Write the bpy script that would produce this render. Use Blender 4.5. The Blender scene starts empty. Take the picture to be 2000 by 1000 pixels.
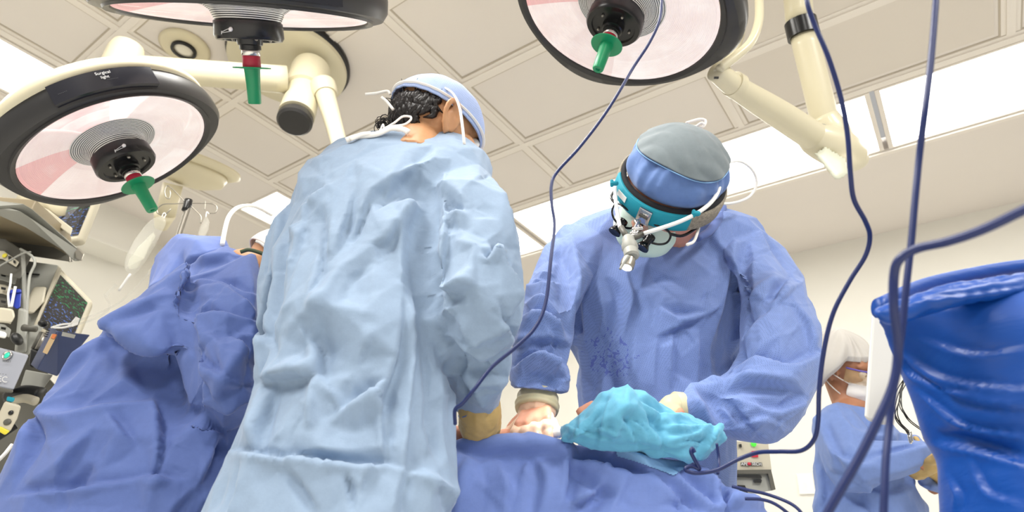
import bpy, math, random
import numpy as np
from mathutils import Vector, Matrix

# ------------------------------------------------------------------ camera, world, lights
HC = 0.85                      # camera height
CAM = np.array([0.0, 0.0, HC])
M = np.array([[0.9990913413, -0.0426203203, 0.0],
              [-0.0196161700, -0.4598357181, 0.8877873158],
              [0.0378377797, 0.8869806202, 0.4602539319]])   # camera (right, up, away) -> world
FOC = 1193.0
RA = np.array([0.592069649, 0.805886798, 0.0])     # room axes
RB = np.array([-0.805886798, 0.592069649, 0.0])
ZC = HC + 2.25                 # ceiling height
U = 2.25 / 1.9
S = bpy.context.scene
cd = bpy.data.cameras.new('camera')
cam = bpy.data.objects.new('camera', cd)
S.collection.objects.link(cam)
S.camera = cam
mw = Matrix.Identity(4)
for i in range(3):
    mw[i][0] = M[i][0]; mw[i][1] = M[i][1]; mw[i][2] = -M[i][2]; mw[i][3] = CAM[i]
cam.matrix_world = mw
cd.sensor_width = 36.0
cd.lens = FOC / 2000 * 36.0
cd.clip_start = 0.02
cd.dof.use_dof = True
cd.dof.focus_distance = 1.3
cd.dof.aperture_fstop = 4.5
S.view_settings.view_transform = 'Standard'
S.view_settings.look = 'None'
S.view_settings.gamma = 1.0
S.view_settings.exposure = 0.0
S.view_settings.use_curve_mapping = False
W = bpy.data.worlds.new('world'); S.world = W; W.use_nodes = True
W.node_tree.nodes['Background'].inputs[0].default_value = (1.0, 0.98, 0.945, 1)
W.node_tree.nodes['Background'].inputs[1].default_value = 0.45
LIGHT_PANEL = 7.5

def room(a, b, z):             # a, b in ceiling units measured at 1.9 m
    p = (RA * a + RB * b) * U
    return np.array([p[0], p[1], z])

def lamp_area(name, loc, direction, size, power, color=(1, 1, 1)):
    l = bpy.data.lights.new(name, 'AREA'); l.energy = power; l.color = color
    l.shape = 'RECTANGLE'; l.size = size[0]; l.size_y = size[1]
    o = bpy.data.objects.new(name, l); S.collection.objects.link(o)
    o.location = loc
    o.rotation_euler = Vector(direction).to_track_quat('-Z', 'Y').to_euler()
    return o

def lamp_spot(name, loc, target, power, angle, blend=0.5, radius=0.05, color=(1, 1, 1)):
    l = bpy.data.lights.new(name, 'SPOT'); l.energy = power; l.color = color
    l.spot_size = math.radians(angle); l.spot_blend = blend; l.shadow_soft_size = radius
    o = bpy.data.objects.new(name, l); S.collection.objects.link(o)
    o.location = loc
    o.rotation_euler = Vector(np.array(target) - np.array(loc)).to_track_quat('-Z', 'Y').to_euler()
    return o

# added key lights over and behind the viewer, standing for unseen ceiling fixtures
for (a, b) in ((-1.2, 0.9), (0.6, -1.4), (0.2, 1.0), (-1.4, -1.4)):
    lamp_area('added_ceiling_light', room(a, b, ZC - 0.03), (0, 0, -1), (0.6, 1.2), 78, (1, 0.98, 0.94))

# ------------------------------------------------------------------ geometry helpers
def raydir(x, y):
    return M @ np.array([x - 1000.0, 500.0 - y, FOC])
def P(x, y, d):                # point at depth d along the camera axis
    return CAM + raydir(x, y) / FOC * d
def PF(x, y, F):               # point at horizontal distance F ahead
    r = raydir(x, y); return CAM + r * (F / r[1])
def PZ(x, y, z):               # point at height z
    r = raydir(x, y); return CAM + r * ((z - HC) / r[2])
def project(v):
    q = (v - CAM) @ M          # camera coords
    z = np.maximum(q[:, 2], 1e-4)
    return np.stack([1000 + q[:, 0] / z * FOC, 500 - q[:, 1] / z * FOC], 1)
def nrm(v):
    v = np.asarray(v, float); return v / np.linalg.norm(v)
def c2w(x, y, z): return M @ np.array([x, y, z], float)

def mk(name, vf, mat, parent=None, smooth=True, angle=None):
    v, f = vf[0], vf[1]
    v = np.asarray(v, float)
    if parent is not None:
        base = np.zeros(3); q = parent
        while q is not None:
            base = base + np.array(q.location); q = q.parent
    else:
        mn, mx = v.min(0), v.max(0)
        base = np.array([(mn[0] + mx[0]) / 2, (mn[1] + mx[1]) / 2, mn[2]])
    me = bpy.data.meshes.new(name)
    me.from_pydata((v - base).tolist(), [], [list(map(int, q)) for q in f])
    me.update()
    me.materials.append(mat)
    if smooth:
        me.polygons.foreach_set('use_smooth', [True] * len(me.polygons))
        if angle:
            try: me.set_sharp_from_angle(angle=math.radians(angle))
            except Exception: pass
    o = bpy.data.objects.new(name, me); S.collection.objects.link(o)
    if parent is None: o.location = base
    else: o.parent = parent
    return o

def sub(name, loc, parent):
    """an assembly inside a thing"""
    o = bpy.data.objects.new(name, None); S.collection.objects.link(o); o.empty_display_size = 0.05
    base = np.zeros(3); q = parent
    while q is not None:
        base = base + np.array(q.location); q = q.parent
    o.location = np.asarray(loc) - base; o.parent = parent
    return o
def root(name, loc, label, cat, group=None):
    o = bpy.data.objects.new(name, None); S.collection.objects.link(o)
    o.location = loc; o.empty_display_size = 0.05
    o['label'] = label; o['category'] = cat
    if group: o['group'] = group
    return o
def tag(o, label, cat, group=None):
    o['label'] = label; o['category'] = cat
    if group: o['group'] = group
    return o
def struct(o): o['kind'] = 'structure'; return o

def join(*parts):
    V, F, n = [], [], 0
    for v, f in parts:
        V.append(np.asarray(v, float)); F += [[i + n for i in q] for q in f]; n += len(v)
    return np.concatenate(V), F

def catmull(pts, n):
    pts = np.asarray(pts, float)
    k = len(pts)
    if k == 2:
        t = np.linspace(0, 1, n)[:, None]; return pts[0] * (1 - t) + pts[1] * t
    ext = np.concatenate([[2 * pts[0] - pts[1]], pts, [2 * pts[-1] - pts[-2]]])
    out = []
    for s in np.linspace(0, k - 1, n):
        i = min(int(s), k - 2); t = s - i
        a, b, c, d = ext[i], ext[i + 1], ext[i + 2], ext[i + 3]
        out.append(0.5 * ((2 * b) + (-a + c) * t + (2 * a - 5 * b + 4 * c - d) * t * t + (-a + 3 * b - 3 * c + d) * t ** 3))
    return np.array(out)

def skin_rings(R, closed=True):
    """R: (nu, nv, 3) rings -> mesh with capped ends"""
    nu, nv = R.shape[:2]
    v = R.reshape(-1, 3); f = []
    for i in range(nu - 1):
        for j in range(nv):
            a = i * nv + j; b = i * nv + (j + 1) % nv
            f.append([a, b, b + nv, a + nv])
    if closed:
        v = np.concatenate([v, [R[0].mean(0)], [R[-1].mean(0)]])
        c0, c1 = nu * nv, nu * nv + 1
        for j in range(nv):
            f.append([c0, (j + 1) % nv, j])
            f.append([c1, (nu - 1) * nv + j, (nu - 1) * nv + (j + 1) % nv])
    return v, f

def tube(pts, r, n=None, seg=10, flat=1.0, up=None):
    pts = np.asarray(pts, float)
    rad = np.full(len(pts), float(r)) if np.isscalar(r) else np.asarray(r, float)
    if n is None: n = max(2, (len(pts) - 1) * 6 + 1)
    if len(pts) == 2 and n > 2 and np.isscalar(r): n = 2
    q = catmull(np.concatenate([pts, rad[:, None]], 1), n)
    C, rr = q[:, :3], np.maximum(q[:, 3], 1e-5)
    T = np.gradient(C, axis=0); T /= np.linalg.norm(T, axis=1)[:, None] + 1e-12
    ref = nrm(up) if up is not None else (np.array([0, 0, 1.]) if abs(T[0][2]) < 0.9 else np.array([1., 0, 0]))
    A = []
    a = ref - T[0] * (ref @ T[0]); a = nrm(a)
    for t in T:
        a = a - t * (a @ t); a = nrm(a); A.append(a)
    A = np.array(A); B = np.cross(T, A)
    th = np.linspace(0, 2 * np.pi, seg, endpoint=False)
    R = C[:, None] + rr[:, None, None] * (np.cos(th)[None, :, None] * A[:, None] * flat + np.sin(th)[None, :, None] * B[:, None])
    return skin_rings(R)

def capsule(a, b, ra, rb, seg=14):
    a = np.asarray(a, float); b = np.asarray(b, float)
    L = np.linalg.norm(b - a); t = (b - a) / (L + 1e-9)
    pts, rs = [], []
    for k in range(5):
        ph = math.pi / 2 * (1 - k / 4.0)
        pts.append(a - t * ra * math.sin(ph)); rs.append(ra * math.cos(ph))
    for k in range(5):
        ph = math.pi / 2 * k / 4.0
        pts.append(b + t * rb * math.sin(ph)); rs.append(rb * math.cos(ph))
    ref = np.array([0, 0, 1.]) if abs(t[2]) < 0.9 else np.array([1., 0, 0])
    A = nrm(ref - t * (ref @ t)); B = np.cross(t, A)
    th = np.linspace(0, 2 * np.pi, seg, endpoint=False)
    R = np.array([p + max(r, 1e-4) * (np.cos(th)[:, None] * A + np.sin(th)[:, None] * B) for p, r in zip(pts, rs)])
    return skin_rings(R)

def ellipsoid(c, axes, rad, nu=20, nv=28):
    """axes: 3x3 rows = local x,y,z in world"""
    ph = np.linspace(0.02, math.pi - 0.02, nu); th = np.linspace(0, 2 * np.pi, nv, endpoint=False)
    R = np.zeros((nu, nv, 3))
    for i, p in enumerate(ph):
        l = np.stack([np.sin(p) * np.cos(th) * rad[0], np.sin(p) * np.sin(th) * rad[1], np.full(nv, np.cos(p) * rad[2])], 1)
        R[i] = np.asarray(c) + l @ np.asarray(axes)
    return skin_rings(R[::-1])

def lathe(prof, c, axis, seg=48, rfun=None, ref=(1, 0, 0)):
    """prof: list of (r, h) along axis"""
    n = nrm(axis); ref = np.asarray(ref, float)
    A = nrm(ref - n * (ref @ n)); B = np.cross(n, A)
    th = np.linspace(0, 2 * np.pi, seg, endpoint=False)
    R = []
    for r, h in prof:
        k = rfun(th, r, h) if rfun is not None else np.ones(seg)
        R.append(np.asarray(c) + n * h + (r * k)[:, None] * (np.cos(th)[:, None] * A + np.sin(th)[:, None] * B))
    return np.array(R)

def box(c, ax, ay, az, hx, hy, hz, bev=0.0):
    """solid box, bevelled edges when bev > 0"""
    c = np.asarray(c, float)
    X, Y, Z = nrm(ax), nrm(ay), nrm(az)
    if bev <= 0:
        v = [c + X * hx * i + Y * hy * j + Z * hz * k for i in (-1, 1) for j in (-1, 1) for k in (-1, 1)]
        return np.array(v), [[0, 1, 3, 2], [4, 6, 7, 5], [0, 4, 5, 1], [2, 3, 7, 6], [0, 2, 6, 4], [1, 5, 7, 3]]
    R = []
    for h, ins in ((-hz, bev), (-hz + bev * .3, bev * .3), (-hz + bev, 0), (hz - bev, 0), (hz - bev * .3, bev * .3), (hz, bev)):
        ring = []
        for sx, sy, a0 in ((1, 1, 0), (-1, 1, 90), (-1, -1, 180), (1, -1, 270)):
            for k in range(5):
                t = math.radians(a0 + k * 22.5)
                ring.append(c + Z * h + X * (sx * (hx - bev) + (bev - ins) * math.cos(t)) + Y * (sy * (hy - bev) + (bev - ins) * math.sin(t)))
        R.append(ring)
    return skin_rings(np.array(R))

def prism(px, F, depth, ext=None):
    """solid from pixel outline standing at distance(s) F with true thickness"""
    k = len(px)
    Fs = [F] * k if np.isscalar(F) else F
    fr = np.array([PF(x, y, f) for (x, y), f in zip(px, Fs)])
    e = nrm(fr.mean(0) - CAM) if ext is None else nrm(ext)      # boxes stand turned towards the table
    bk = fr + e * depth
    v = np.concatenate([fr, bk])
    f = [list(range(k)), list(range(2 * k - 1, k - 1, -1))]
    for i in range(k):
        j = (i + 1) % k; f.append([i, i + k, j + k, j])
    return v, f

def S_(Lx, Ly, Rx, Ry, F, tk, fwd=False, F2=None):
    L = PF(Lx, Ly, F); R = PF(Rx, Ry, F if F2 is None else F2)
    c = (L + R) / 2
    b = np.array([0, 1., 0]) if fwd else nrm(c - CAM)
    return np.concatenate([c, (R - L) / 2, b * tk])

def loft(st, nu=40, nv=48, p=2.3):
    q = catmull(np.array(st), nu)
    th = np.linspace(0, 2 * np.pi, nv, endpoint=False)
    cs = np.sign(np.cos(th)) * np.abs(np.cos(th)) ** (2 / p); sn = np.sign(np.sin(th)) * np.abs(np.sin(th)) ** (2 / p)
    R = q[:, None, :3] + cs[None, :, None] * q[:, None, 3:6] - sn[None, :, None] * q[:, None, 6:9]
    return skin_rings(R)

def arrays(me):
    n = len(me.vertices); v = np.empty(n * 3); me.vertices.foreach_get('co', v)
    e = np.empty(len(me.edges) * 2, dtype=np.int64); me.edges.foreach_get('vertices', e)
    nl = len(me.loops); lv = np.empty(nl, dtype=np.int64); me.loops.foreach_get('vertex_index', lv)
    ls = np.empty(len(me.polygons), dtype=np.int64); me.polygons.foreach_get('loop_start', ls)
    lt = np.empty(len(me.polygons), dtype=np.int64); me.polygons.foreach_get('loop_total', lt)
    f = [lv[s:s + t].tolist() for s, t in zip(ls, lt)]
    return v.reshape(-1, 3), e.reshape(-1, 2), f

def fuse(parts, voxel, smooth=4, lam=0.5):
    """union of closed solids as one continuous surface"""
    v, f = join(*parts) if isinstance(parts, list) else parts
    me = bpy.data.meshes.new('t'); me.from_pydata(v.tolist(), [], f); me.update()
    import bmesh
    bm = bmesh.new(); bm.from_mesh(me); bmesh.ops.recalc_face_normals(bm, faces=bm.faces); bm.to_mesh(me); bm.free()
    o = bpy.data.objects.new('t', me); S.collection.objects.link(o)
    m = o.modifiers.new('r', 'REMESH'); m.mode = 'VOXEL'; m.voxel_size = voxel
    dg = bpy.context.evaluated_depsgraph_get(); dg.update()
    m2 = bpy.data.meshes.new_from_object(o.evaluated_get(dg))
    v, e, f = arrays(m2)
    bpy.data.objects.remove(o); bpy.data.meshes.remove(me); bpy.data.meshes.remove(m2)
    deg = np.bincount(e.ravel(), minlength=len(v)).astype(float)[:, None]
    for _ in range(smooth):
        s = np.zeros_like(v)
        for k in range(3):
            s[:, k] = np.bincount(e[:, 0], weights=v[e[:, 1], k], minlength=len(v)) + np.bincount(e[:, 1], weights=v[e[:, 0], k], minlength=len(v))
        v = v + lam * (s / np.maximum(deg, 1) - v)
    return v, f, e

def normals(v, f):
    q = np.array([x if len(x) == 4 else [x[0], x[1], x[2], x[2]] for x in f])
    fn = np.cross(v[q[:, 2]] - v[q[:, 0]], v[q[:, 3]] - v[q[:, 1]])
    n = np.zeros_like(v)
    for k in range(4):
        for c in range(3):
            n[:, c] += np.bincount(q[:, k], weights=fn[:, c], minlength=len(v))
    return n / (np.linalg.norm(n, axis=1)[:, None] + 1e-12)

def crumple(v, amp, scale, seed, octs=3, sharp=1.0):
    r = np.random.RandomState(seed); h = np.zeros(len(v))
    for o in range(octs):
        f = scale * 1.9 ** o
        for k in range(4):
            d = nrm(r.normal(size=3)); w1 = r.normal(size=3); w2 = r.normal(size=3); w3 = r.normal(size=3)
            warp = .35 * np.sin(v @ w1 * f * 1.1 + r.rand() * 7) + .25 * np.sin(v @ w2 * f * 2.0 + r.rand() * 7)
            t = v @ d * f + warp + r.rand()
            tri = np.abs(2 * (t - np.floor(t + .5)))
            mask = (.5 + .5 * np.sin(v @ w3 * f * 1.2 + r.rand() * 7)) ** 2
            h += (tri - .5) * mask / 1.7 ** o
    return h * amp

def strokes(v, nml, ST, gain=1.0):
    """folds laid along traced lines; each entry: kind, height mm, width px, points"""
    px = project(v)
    front = np.clip(-np.sum(nml * ((v - CAM) / np.linalg.norm(v - CAM, axis=1)[:, None]), 1) * 3 + 0.3, 0, 1)
    h = np.zeros(len(v))
    for kind, amp, w, pts in ST:
        pts = np.array(pts, float)
        if len(pts) > 2: pts = catmull(pts, (len(pts) - 1) * 4 + 1)
        m = pts.min(0) - 4 * w; mx = pts.max(0) + 4 * w
        idx = np.where((px[:, 0] > m[0]) & (px[:, 0] < mx[0]) & (px[:, 1] > m[1]) & (px[:, 1] < mx[1]) & (front > 0))[0]
        if len(idx) == 0: continue
        q = px[idx]; best = np.full(len(q), 1e9); sd = np.zeros(len(q)); tt = np.zeros(len(q))
        seg = pts[1:] - pts[:-1]; L = np.linalg.norm(seg, axis=1) + 1e-9; cum = np.concatenate([[0], np.cumsum(L)]); tot = cum[-1]
        for i in range(len(seg)):
            r_ = q - pts[i]; t = np.clip(r_ @ seg[i] / L[i] ** 2, 0, 1)
            dv = r_ - t[:, None] * seg[i]; d = np.linalg.norm(dv, axis=1)
            s = np.sign(seg[i][0] * r_[:, 1] - seg[i][1] * r_[:, 0])
            u = d < best
            best[u] = d[u]; sd[u] = (d * s)[u]; tt[u] = ((cum[i] + t * L[i]) / tot)[u]
        tap = np.sqrt(np.clip(np.sin(np.pi * np.clip(tt * 0.94 + 0.03, 0, 1)), 0, 1))
        x = sd / w
        if kind == 'r': g = np.exp(-np.abs(x) * 1.0)        # ridge
        elif kind == 'v': g = -np.exp(-np.abs(x) * 1.0)      # valley
        else: g = np.tanh(x * 3.2) * np.exp(-np.abs(x) * .9)                             # fold: steep on the line
        h[idx] += amp * .001 * gain * g * tap
    return np.clip(h, -.017, .014) * front

def facet(v, f, count, amp, seed, flat=.6):
    """hard-creased flat facets of stiff cloth: coarse triangulation of the surface with uneven heights"""
    from mathutils.bvhtree import BVHTree
    me = bpy.data.meshes.new('t'); me.from_pydata(v.tolist(), [], f); me.update()
    o = bpy.data.objects.new('t', me); S.collection.objects.link(o)
    m = o.modifiers.new('d', 'DECIMATE'); m.ratio = count / (2.0 * len(f)); m.use_collapse_triangulate = True
    dg = bpy.context.evaluated_depsgraph_get(); dg.update()
    m2 = bpy.data.meshes.new_from_object(o.evaluated_get(dg))
    dv, e, df = arrays(m2)
    bpy.data.objects.remove(o); bpy.data.meshes.remove(me); bpy.data.meshes.remove(m2)
    tree = BVHTree.FromPolygons(dv.tolist(), df)
    hj = np.random.RandomState(seed).uniform(-1, 1, len(dv)) * amp
    loc = np.empty_like(v); idx = np.empty(len(v), int)
    for i, p in enumerate(v.tolist()):
        q, n, k, d = tree.find_nearest(p); loc[i] = q; idx[i] = k
    T = np.array([t[:3] for t in df])[idx]; a, b, c = dv[T[:, 0]], dv[T[:, 1]], dv[T[:, 2]]
    v0, v1, v2 = b - a, c - a, loc - a
    d00 = (v0 * v0).sum(1); d01 = (v0 * v1).sum(1); d11 = (v1 * v1).sum(1); d20 = (v2 * v0).sum(1); d21 = (v2 * v1).sum(1)
    den = d00 * d11 - d01 * d01 + 1e-18
    w1 = np.clip((d11 * d20 - d01 * d21) / den, 0, 1); w2 = np.clip((d00 * d21 - d01 * d20) / den, 0, 1); w0 = np.clip(1 - w1 - w2, 0, 1)
    h = w0 * hj[T[:, 0]] + w1 * hj[T[:, 1]] + w2 * hj[T[:, 2]]
    return (loc - v) * flat, h
def relax(v, e, k, lam=.5):
    deg = np.bincount(e.ravel(), minlength=len(v)).astype(float)[:, None]
    for _ in range(k):
        s = np.zeros_like(v)
        for c in range(3):
            s[:, c] = np.bincount(e[:, 0], weights=v[e[:, 1], c], minlength=len(v)) + np.bincount(e[:, 1], weights=v[e[:, 0], c], minlength=len(v))
        v = v + lam * (s / np.maximum(deg, 1) - v)
    return v
def creases(n, box, ang, spread, L, w, amp, seed):
    """small sharp folding lines scattered over the cloth"""
    r = random.Random(seed); out = []
    for i in range(n):
        x, y = r.uniform(box[0], box[2]), r.uniform(box[1], box[3]); a = math.radians(ang + r.gauss(0, spread)); l = L * r.uniform(.5, 1.5); b = r.uniform(-.15, .15) * l
        dx, dy = math.cos(a), math.sin(a)
        out.append((r.choice('ffrv'), amp * r.uniform(.5, 1.2) * r.choice((-1, 1)), w * r.uniform(.7, 1.4), [(x - dx * l, y - dy * l), (x - dy * b, y + dx * b), (x + dx * l, y + dy * l)]))
    return out
def garment(name, solids, voxel, mat, parent, ST=(), cr=(0.0025, 9, 1), sm=5, gain=1.0, fc=(900, .007, 5000, .0022)):
    v, f, e = fuse(solids, voxel, sm)
    nm = normals(v, f)
    st = strokes(v, nm, ST, gain)
    m1, h1 = facet(v + nm * (st + crumple(v, cr[0], cr[1], cr[2], 2))[:, None], f, fc[0], fc[1], cr[2], .65)
    v1 = v + nm * (st + h1 + crumple(v, cr[0], cr[1], cr[2], 2))[:, None] + m1
    m2, h2 = facet(v1, f, fc[2], fc[3], cr[2] + 7, .5)
    n1 = normals(v1, f)
    v = relax(v1 + m2 + n1 * (h2 + st * .5)[:, None], e, 1, .15)
    return mk(name, (v, f), mat, parent)

def inside(px, poly):
    c = np.zeros(len(px), bool); n = len(poly); j = n - 1
    for i in range(n):
        xi, yi = poly[i]; xj, yj = poly[j]
        t = ((yi > px[:, 1]) != (yj > px[:, 1])) & (px[:, 0] < (xj - xi) * (px[:, 1] - yi) / (yj - yi + 1e-12) + xi)
        c ^= t; j = i
    return c

def inflate(poly, F, tk, step=4, Ffun=None, power=.5, flat=40.):
    """pillowy solid with the given outline at distance F, tk metres half-thickness"""
    poly = np.array(poly, float)
    mn = poly.min(0) - step; mx = poly.max(0) + step
    xs = np.arange(mn[0], mx[0], step); ys = np.arange(mn[1], mx[1], step)
    X, Y = np.meshgrid(xs, ys); q = np.stack([X.ravel(), Y.ravel()], 1)
    ins = inside(q, poly).reshape(X.shape)
    d = np.full(len(q), 1e9)
    for i in range(len(poly)):
        a = poly[i]; b = poly[(i + 1) % len(poly)]; s = b - a
        t = np.clip((q - a) @ s / (s @ s), 0, 1); d = np.minimum(d, np.linalg.norm(q - a - t[:, None] * s, axis=1))
    d = d.reshape(X.shape)
    h = tk * np.clip(1 - (1 - np.clip(d / flat, 0, 1)) ** 2, 0.001, 1) ** power
    cells = [(i, j) for i in range(X.shape[0] - 1) for j in range(X.shape[1] - 1) if ins[i, j] and ins[i + 1, j] and ins[i, j + 1] and ins[i + 1, j + 1]]
    ids = {}; V = []
    def vid(i, j, s):
        k = (i, j, s)
        if k not in ids:
            f0 = F if Ffun is None else Ffun(X[i, j], Y[i, j])
            p = PF(X[i, j], Y[i, j], f0); r = nrm(p - CAM)
            ids[k] = len(V); V.append(p + r * (h[i, j] + .0015) * s)
        return ids[k]
    Fc = []; cs = set(cells)
    for (i, j) in cells:
        Fc.append([vid(i, j, -1), vid(i + 1, j, -1), vid(i + 1, j + 1, -1), vid(i, j + 1, -1)])
        Fc.append([vid(i, j, 1), vid(i, j + 1, 1), vid(i + 1, j + 1, 1), vid(i + 1, j, 1)])
        for (di, dj, a, b) in ((-1, 0, (i, j), (i, j + 1)), (1, 0, (i + 1, j + 1), (i + 1, j)), (0, -1, (i + 1, j), (i, j)), (0, 1, (i, j + 1), (i + 1, j + 1))):
            if (i + di, j + dj) not in cs:
                Fc.append([vid(a[0], a[1], -1), vid(b[0], b[1], -1), vid(b[0], b[1], 1), vid(a[0], a[1], 1)])
    return np.array(V), Fc

def decal(poly, target, off, step=3):
    """thin film lying on the surface of another object"""
    from mathutils.bvhtree import BVHTree
    to = Vector(target.location)
    tree = BVHTree.FromPolygons([v.co + to for v in target.data.vertices], [list(p.vertices) for p in target.data.polygons])
    poly = np.array(poly, float); mn, mx = poly.min(0) - step, poly.max(0) + step
    xs, ys = np.arange(mn[0], mx[0], step), np.arange(mn[1], mx[1], step); V, Fc, ids = [], [], {}
    q = inside(np.array([(x, y) for y in ys for x in xs]), poly).reshape(len(ys), len(xs))
    for i, y in enumerate(ys):
        for j, x in enumerate(xs):
            if not q[i, j]: continue
            d = nrm(raydir(x, y)); h, n, k, L = tree.ray_cast(Vector(CAM), Vector(d))
            if h is None: continue
            ids[i, j] = len(V); V.append(np.array(h) - d * off); V.append(np.array(h) - d * off * .3)
    for (i, j), a in ids.items():
        if (i + 1, j) in ids and (i, j + 1) in ids and (i + 1, j + 1) in ids:
            b, c, d_ = ids[i + 1, j], ids[i + 1, j + 1], ids[i, j + 1]; Fc.append([a, b, c, d_]); Fc.append([a + 1, d_ + 1, c + 1, b + 1])
    return np.array(V), Fc

def text_mesh(s, origin, xdir, ydir, size):
    cu = bpy.data.curves.new('t', 'FONT'); cu.body = s; cu.size = size; cu.align_x = 'CENTER'; cu.align_y = 'CENTER'; cu.extrude = size * .02
    o = bpy.data.objects.new('t', cu); S.collection.objects.link(o)
    dg = bpy.context.evaluated_depsgraph_get(); dg.update()
    m2 = bpy.data.meshes.new_from_object(o.evaluated_get(dg))
    v, e, f = arrays(m2)
    bpy.data.objects.remove(o); bpy.data.meshes.remove(m2)
    X, Y = nrm(xdir), nrm(ydir); Z = np.cross(X, Y)
    return np.asarray(origin) + v[:, :1] * X + v[:, 1:2] * Y + v[:, 2:3] * Z, f

# ------------------------------------------------------------------ materials
def lin(c):
    return tuple(((x / 255) / 12.92 if x / 255 <= .04045 else ((x / 255 + .055) / 1.055) ** 2.4) for x in c) + (1,)
def mat(name, rgb, rough=.5, metal=0, bump=0, bscale=300, var=0, vscale=6, alpha=1, trans=0, emit=None, estr=1, coat=0, ior=1.45, sheen=0, sss=0):
    m = bpy.data.materials.new(name); m.use_nodes = True
    nt = m.node_tree; b = nt.nodes['Principled BSDF']
    b.inputs['Base Color'].default_value = lin(rgb); b.inputs['Roughness'].default_value = rough
    b.inputs['Metallic'].default_value = metal; b.inputs['Alpha'].default_value = alpha
    b.inputs['Transmission Weight'].default_value = trans; b.inputs['IOR'].default_value = ior
    b.inputs['Coat Weight'].default_value = coat; b.inputs['Sheen Weight'].default_value = sheen
    if sss:
        b.inputs['Subsurface Weight'].default_value = sss; b.inputs['Subsurface Radius'].default_value = (.012, .005, .003)
    if emit:
        b.inputs['Emission Color'].default_value = lin(emit); b.inputs['Emission Strength'].default_value = estr
    tc = nt.nodes.new('ShaderNodeTexCoord')
    if var:
        n = nt.nodes.new('ShaderNodeTexNoise'); n.inputs['Scale'].default_value = vscale; n.inputs['Detail'].default_value = 5
        nt.links.new(tc.outputs['Object'], n.inputs['Vector'])
        r = nt.nodes.new('ShaderNodeMixRGB'); r.blend_type = 'MULTIPLY'
        r.inputs[0].default_value = 1; r.inputs[1].default_value = lin(rgb)
        mr = nt.nodes.new('ShaderNodeMapRange'); mr.inputs[1].default_value = .3; mr.inputs[2].default_value = .7
        mr.inputs[3].default_value = 1 - var; mr.inputs[4].default_value = 1 + var
        nt.links.new(n.outputs['Fac'], mr.inputs[0]); nt.links.new(mr.outputs[0], r.inputs[2]); nt.links.new(r.outputs[0], b.inputs['Base Color'])
    if bump:
        n = nt.nodes.new('ShaderNodeTexNoise'); n.inputs['Scale'].default_value = bscale; n.inputs['Detail'].default_value = 3
        nt.links.new(tc.outputs['Object'], n.inputs['Vector'])
        bp = nt.nodes.new('ShaderNodeBump'); bp.inputs['Strength'].default_value = bump; bp.inputs['Distance'].default_value = .001
        nt.links.new(n.outputs['Fac'], bp.inputs['Height']); nt.links.new(bp.outputs[0], b.inputs['Normal'])
    return m

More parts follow.
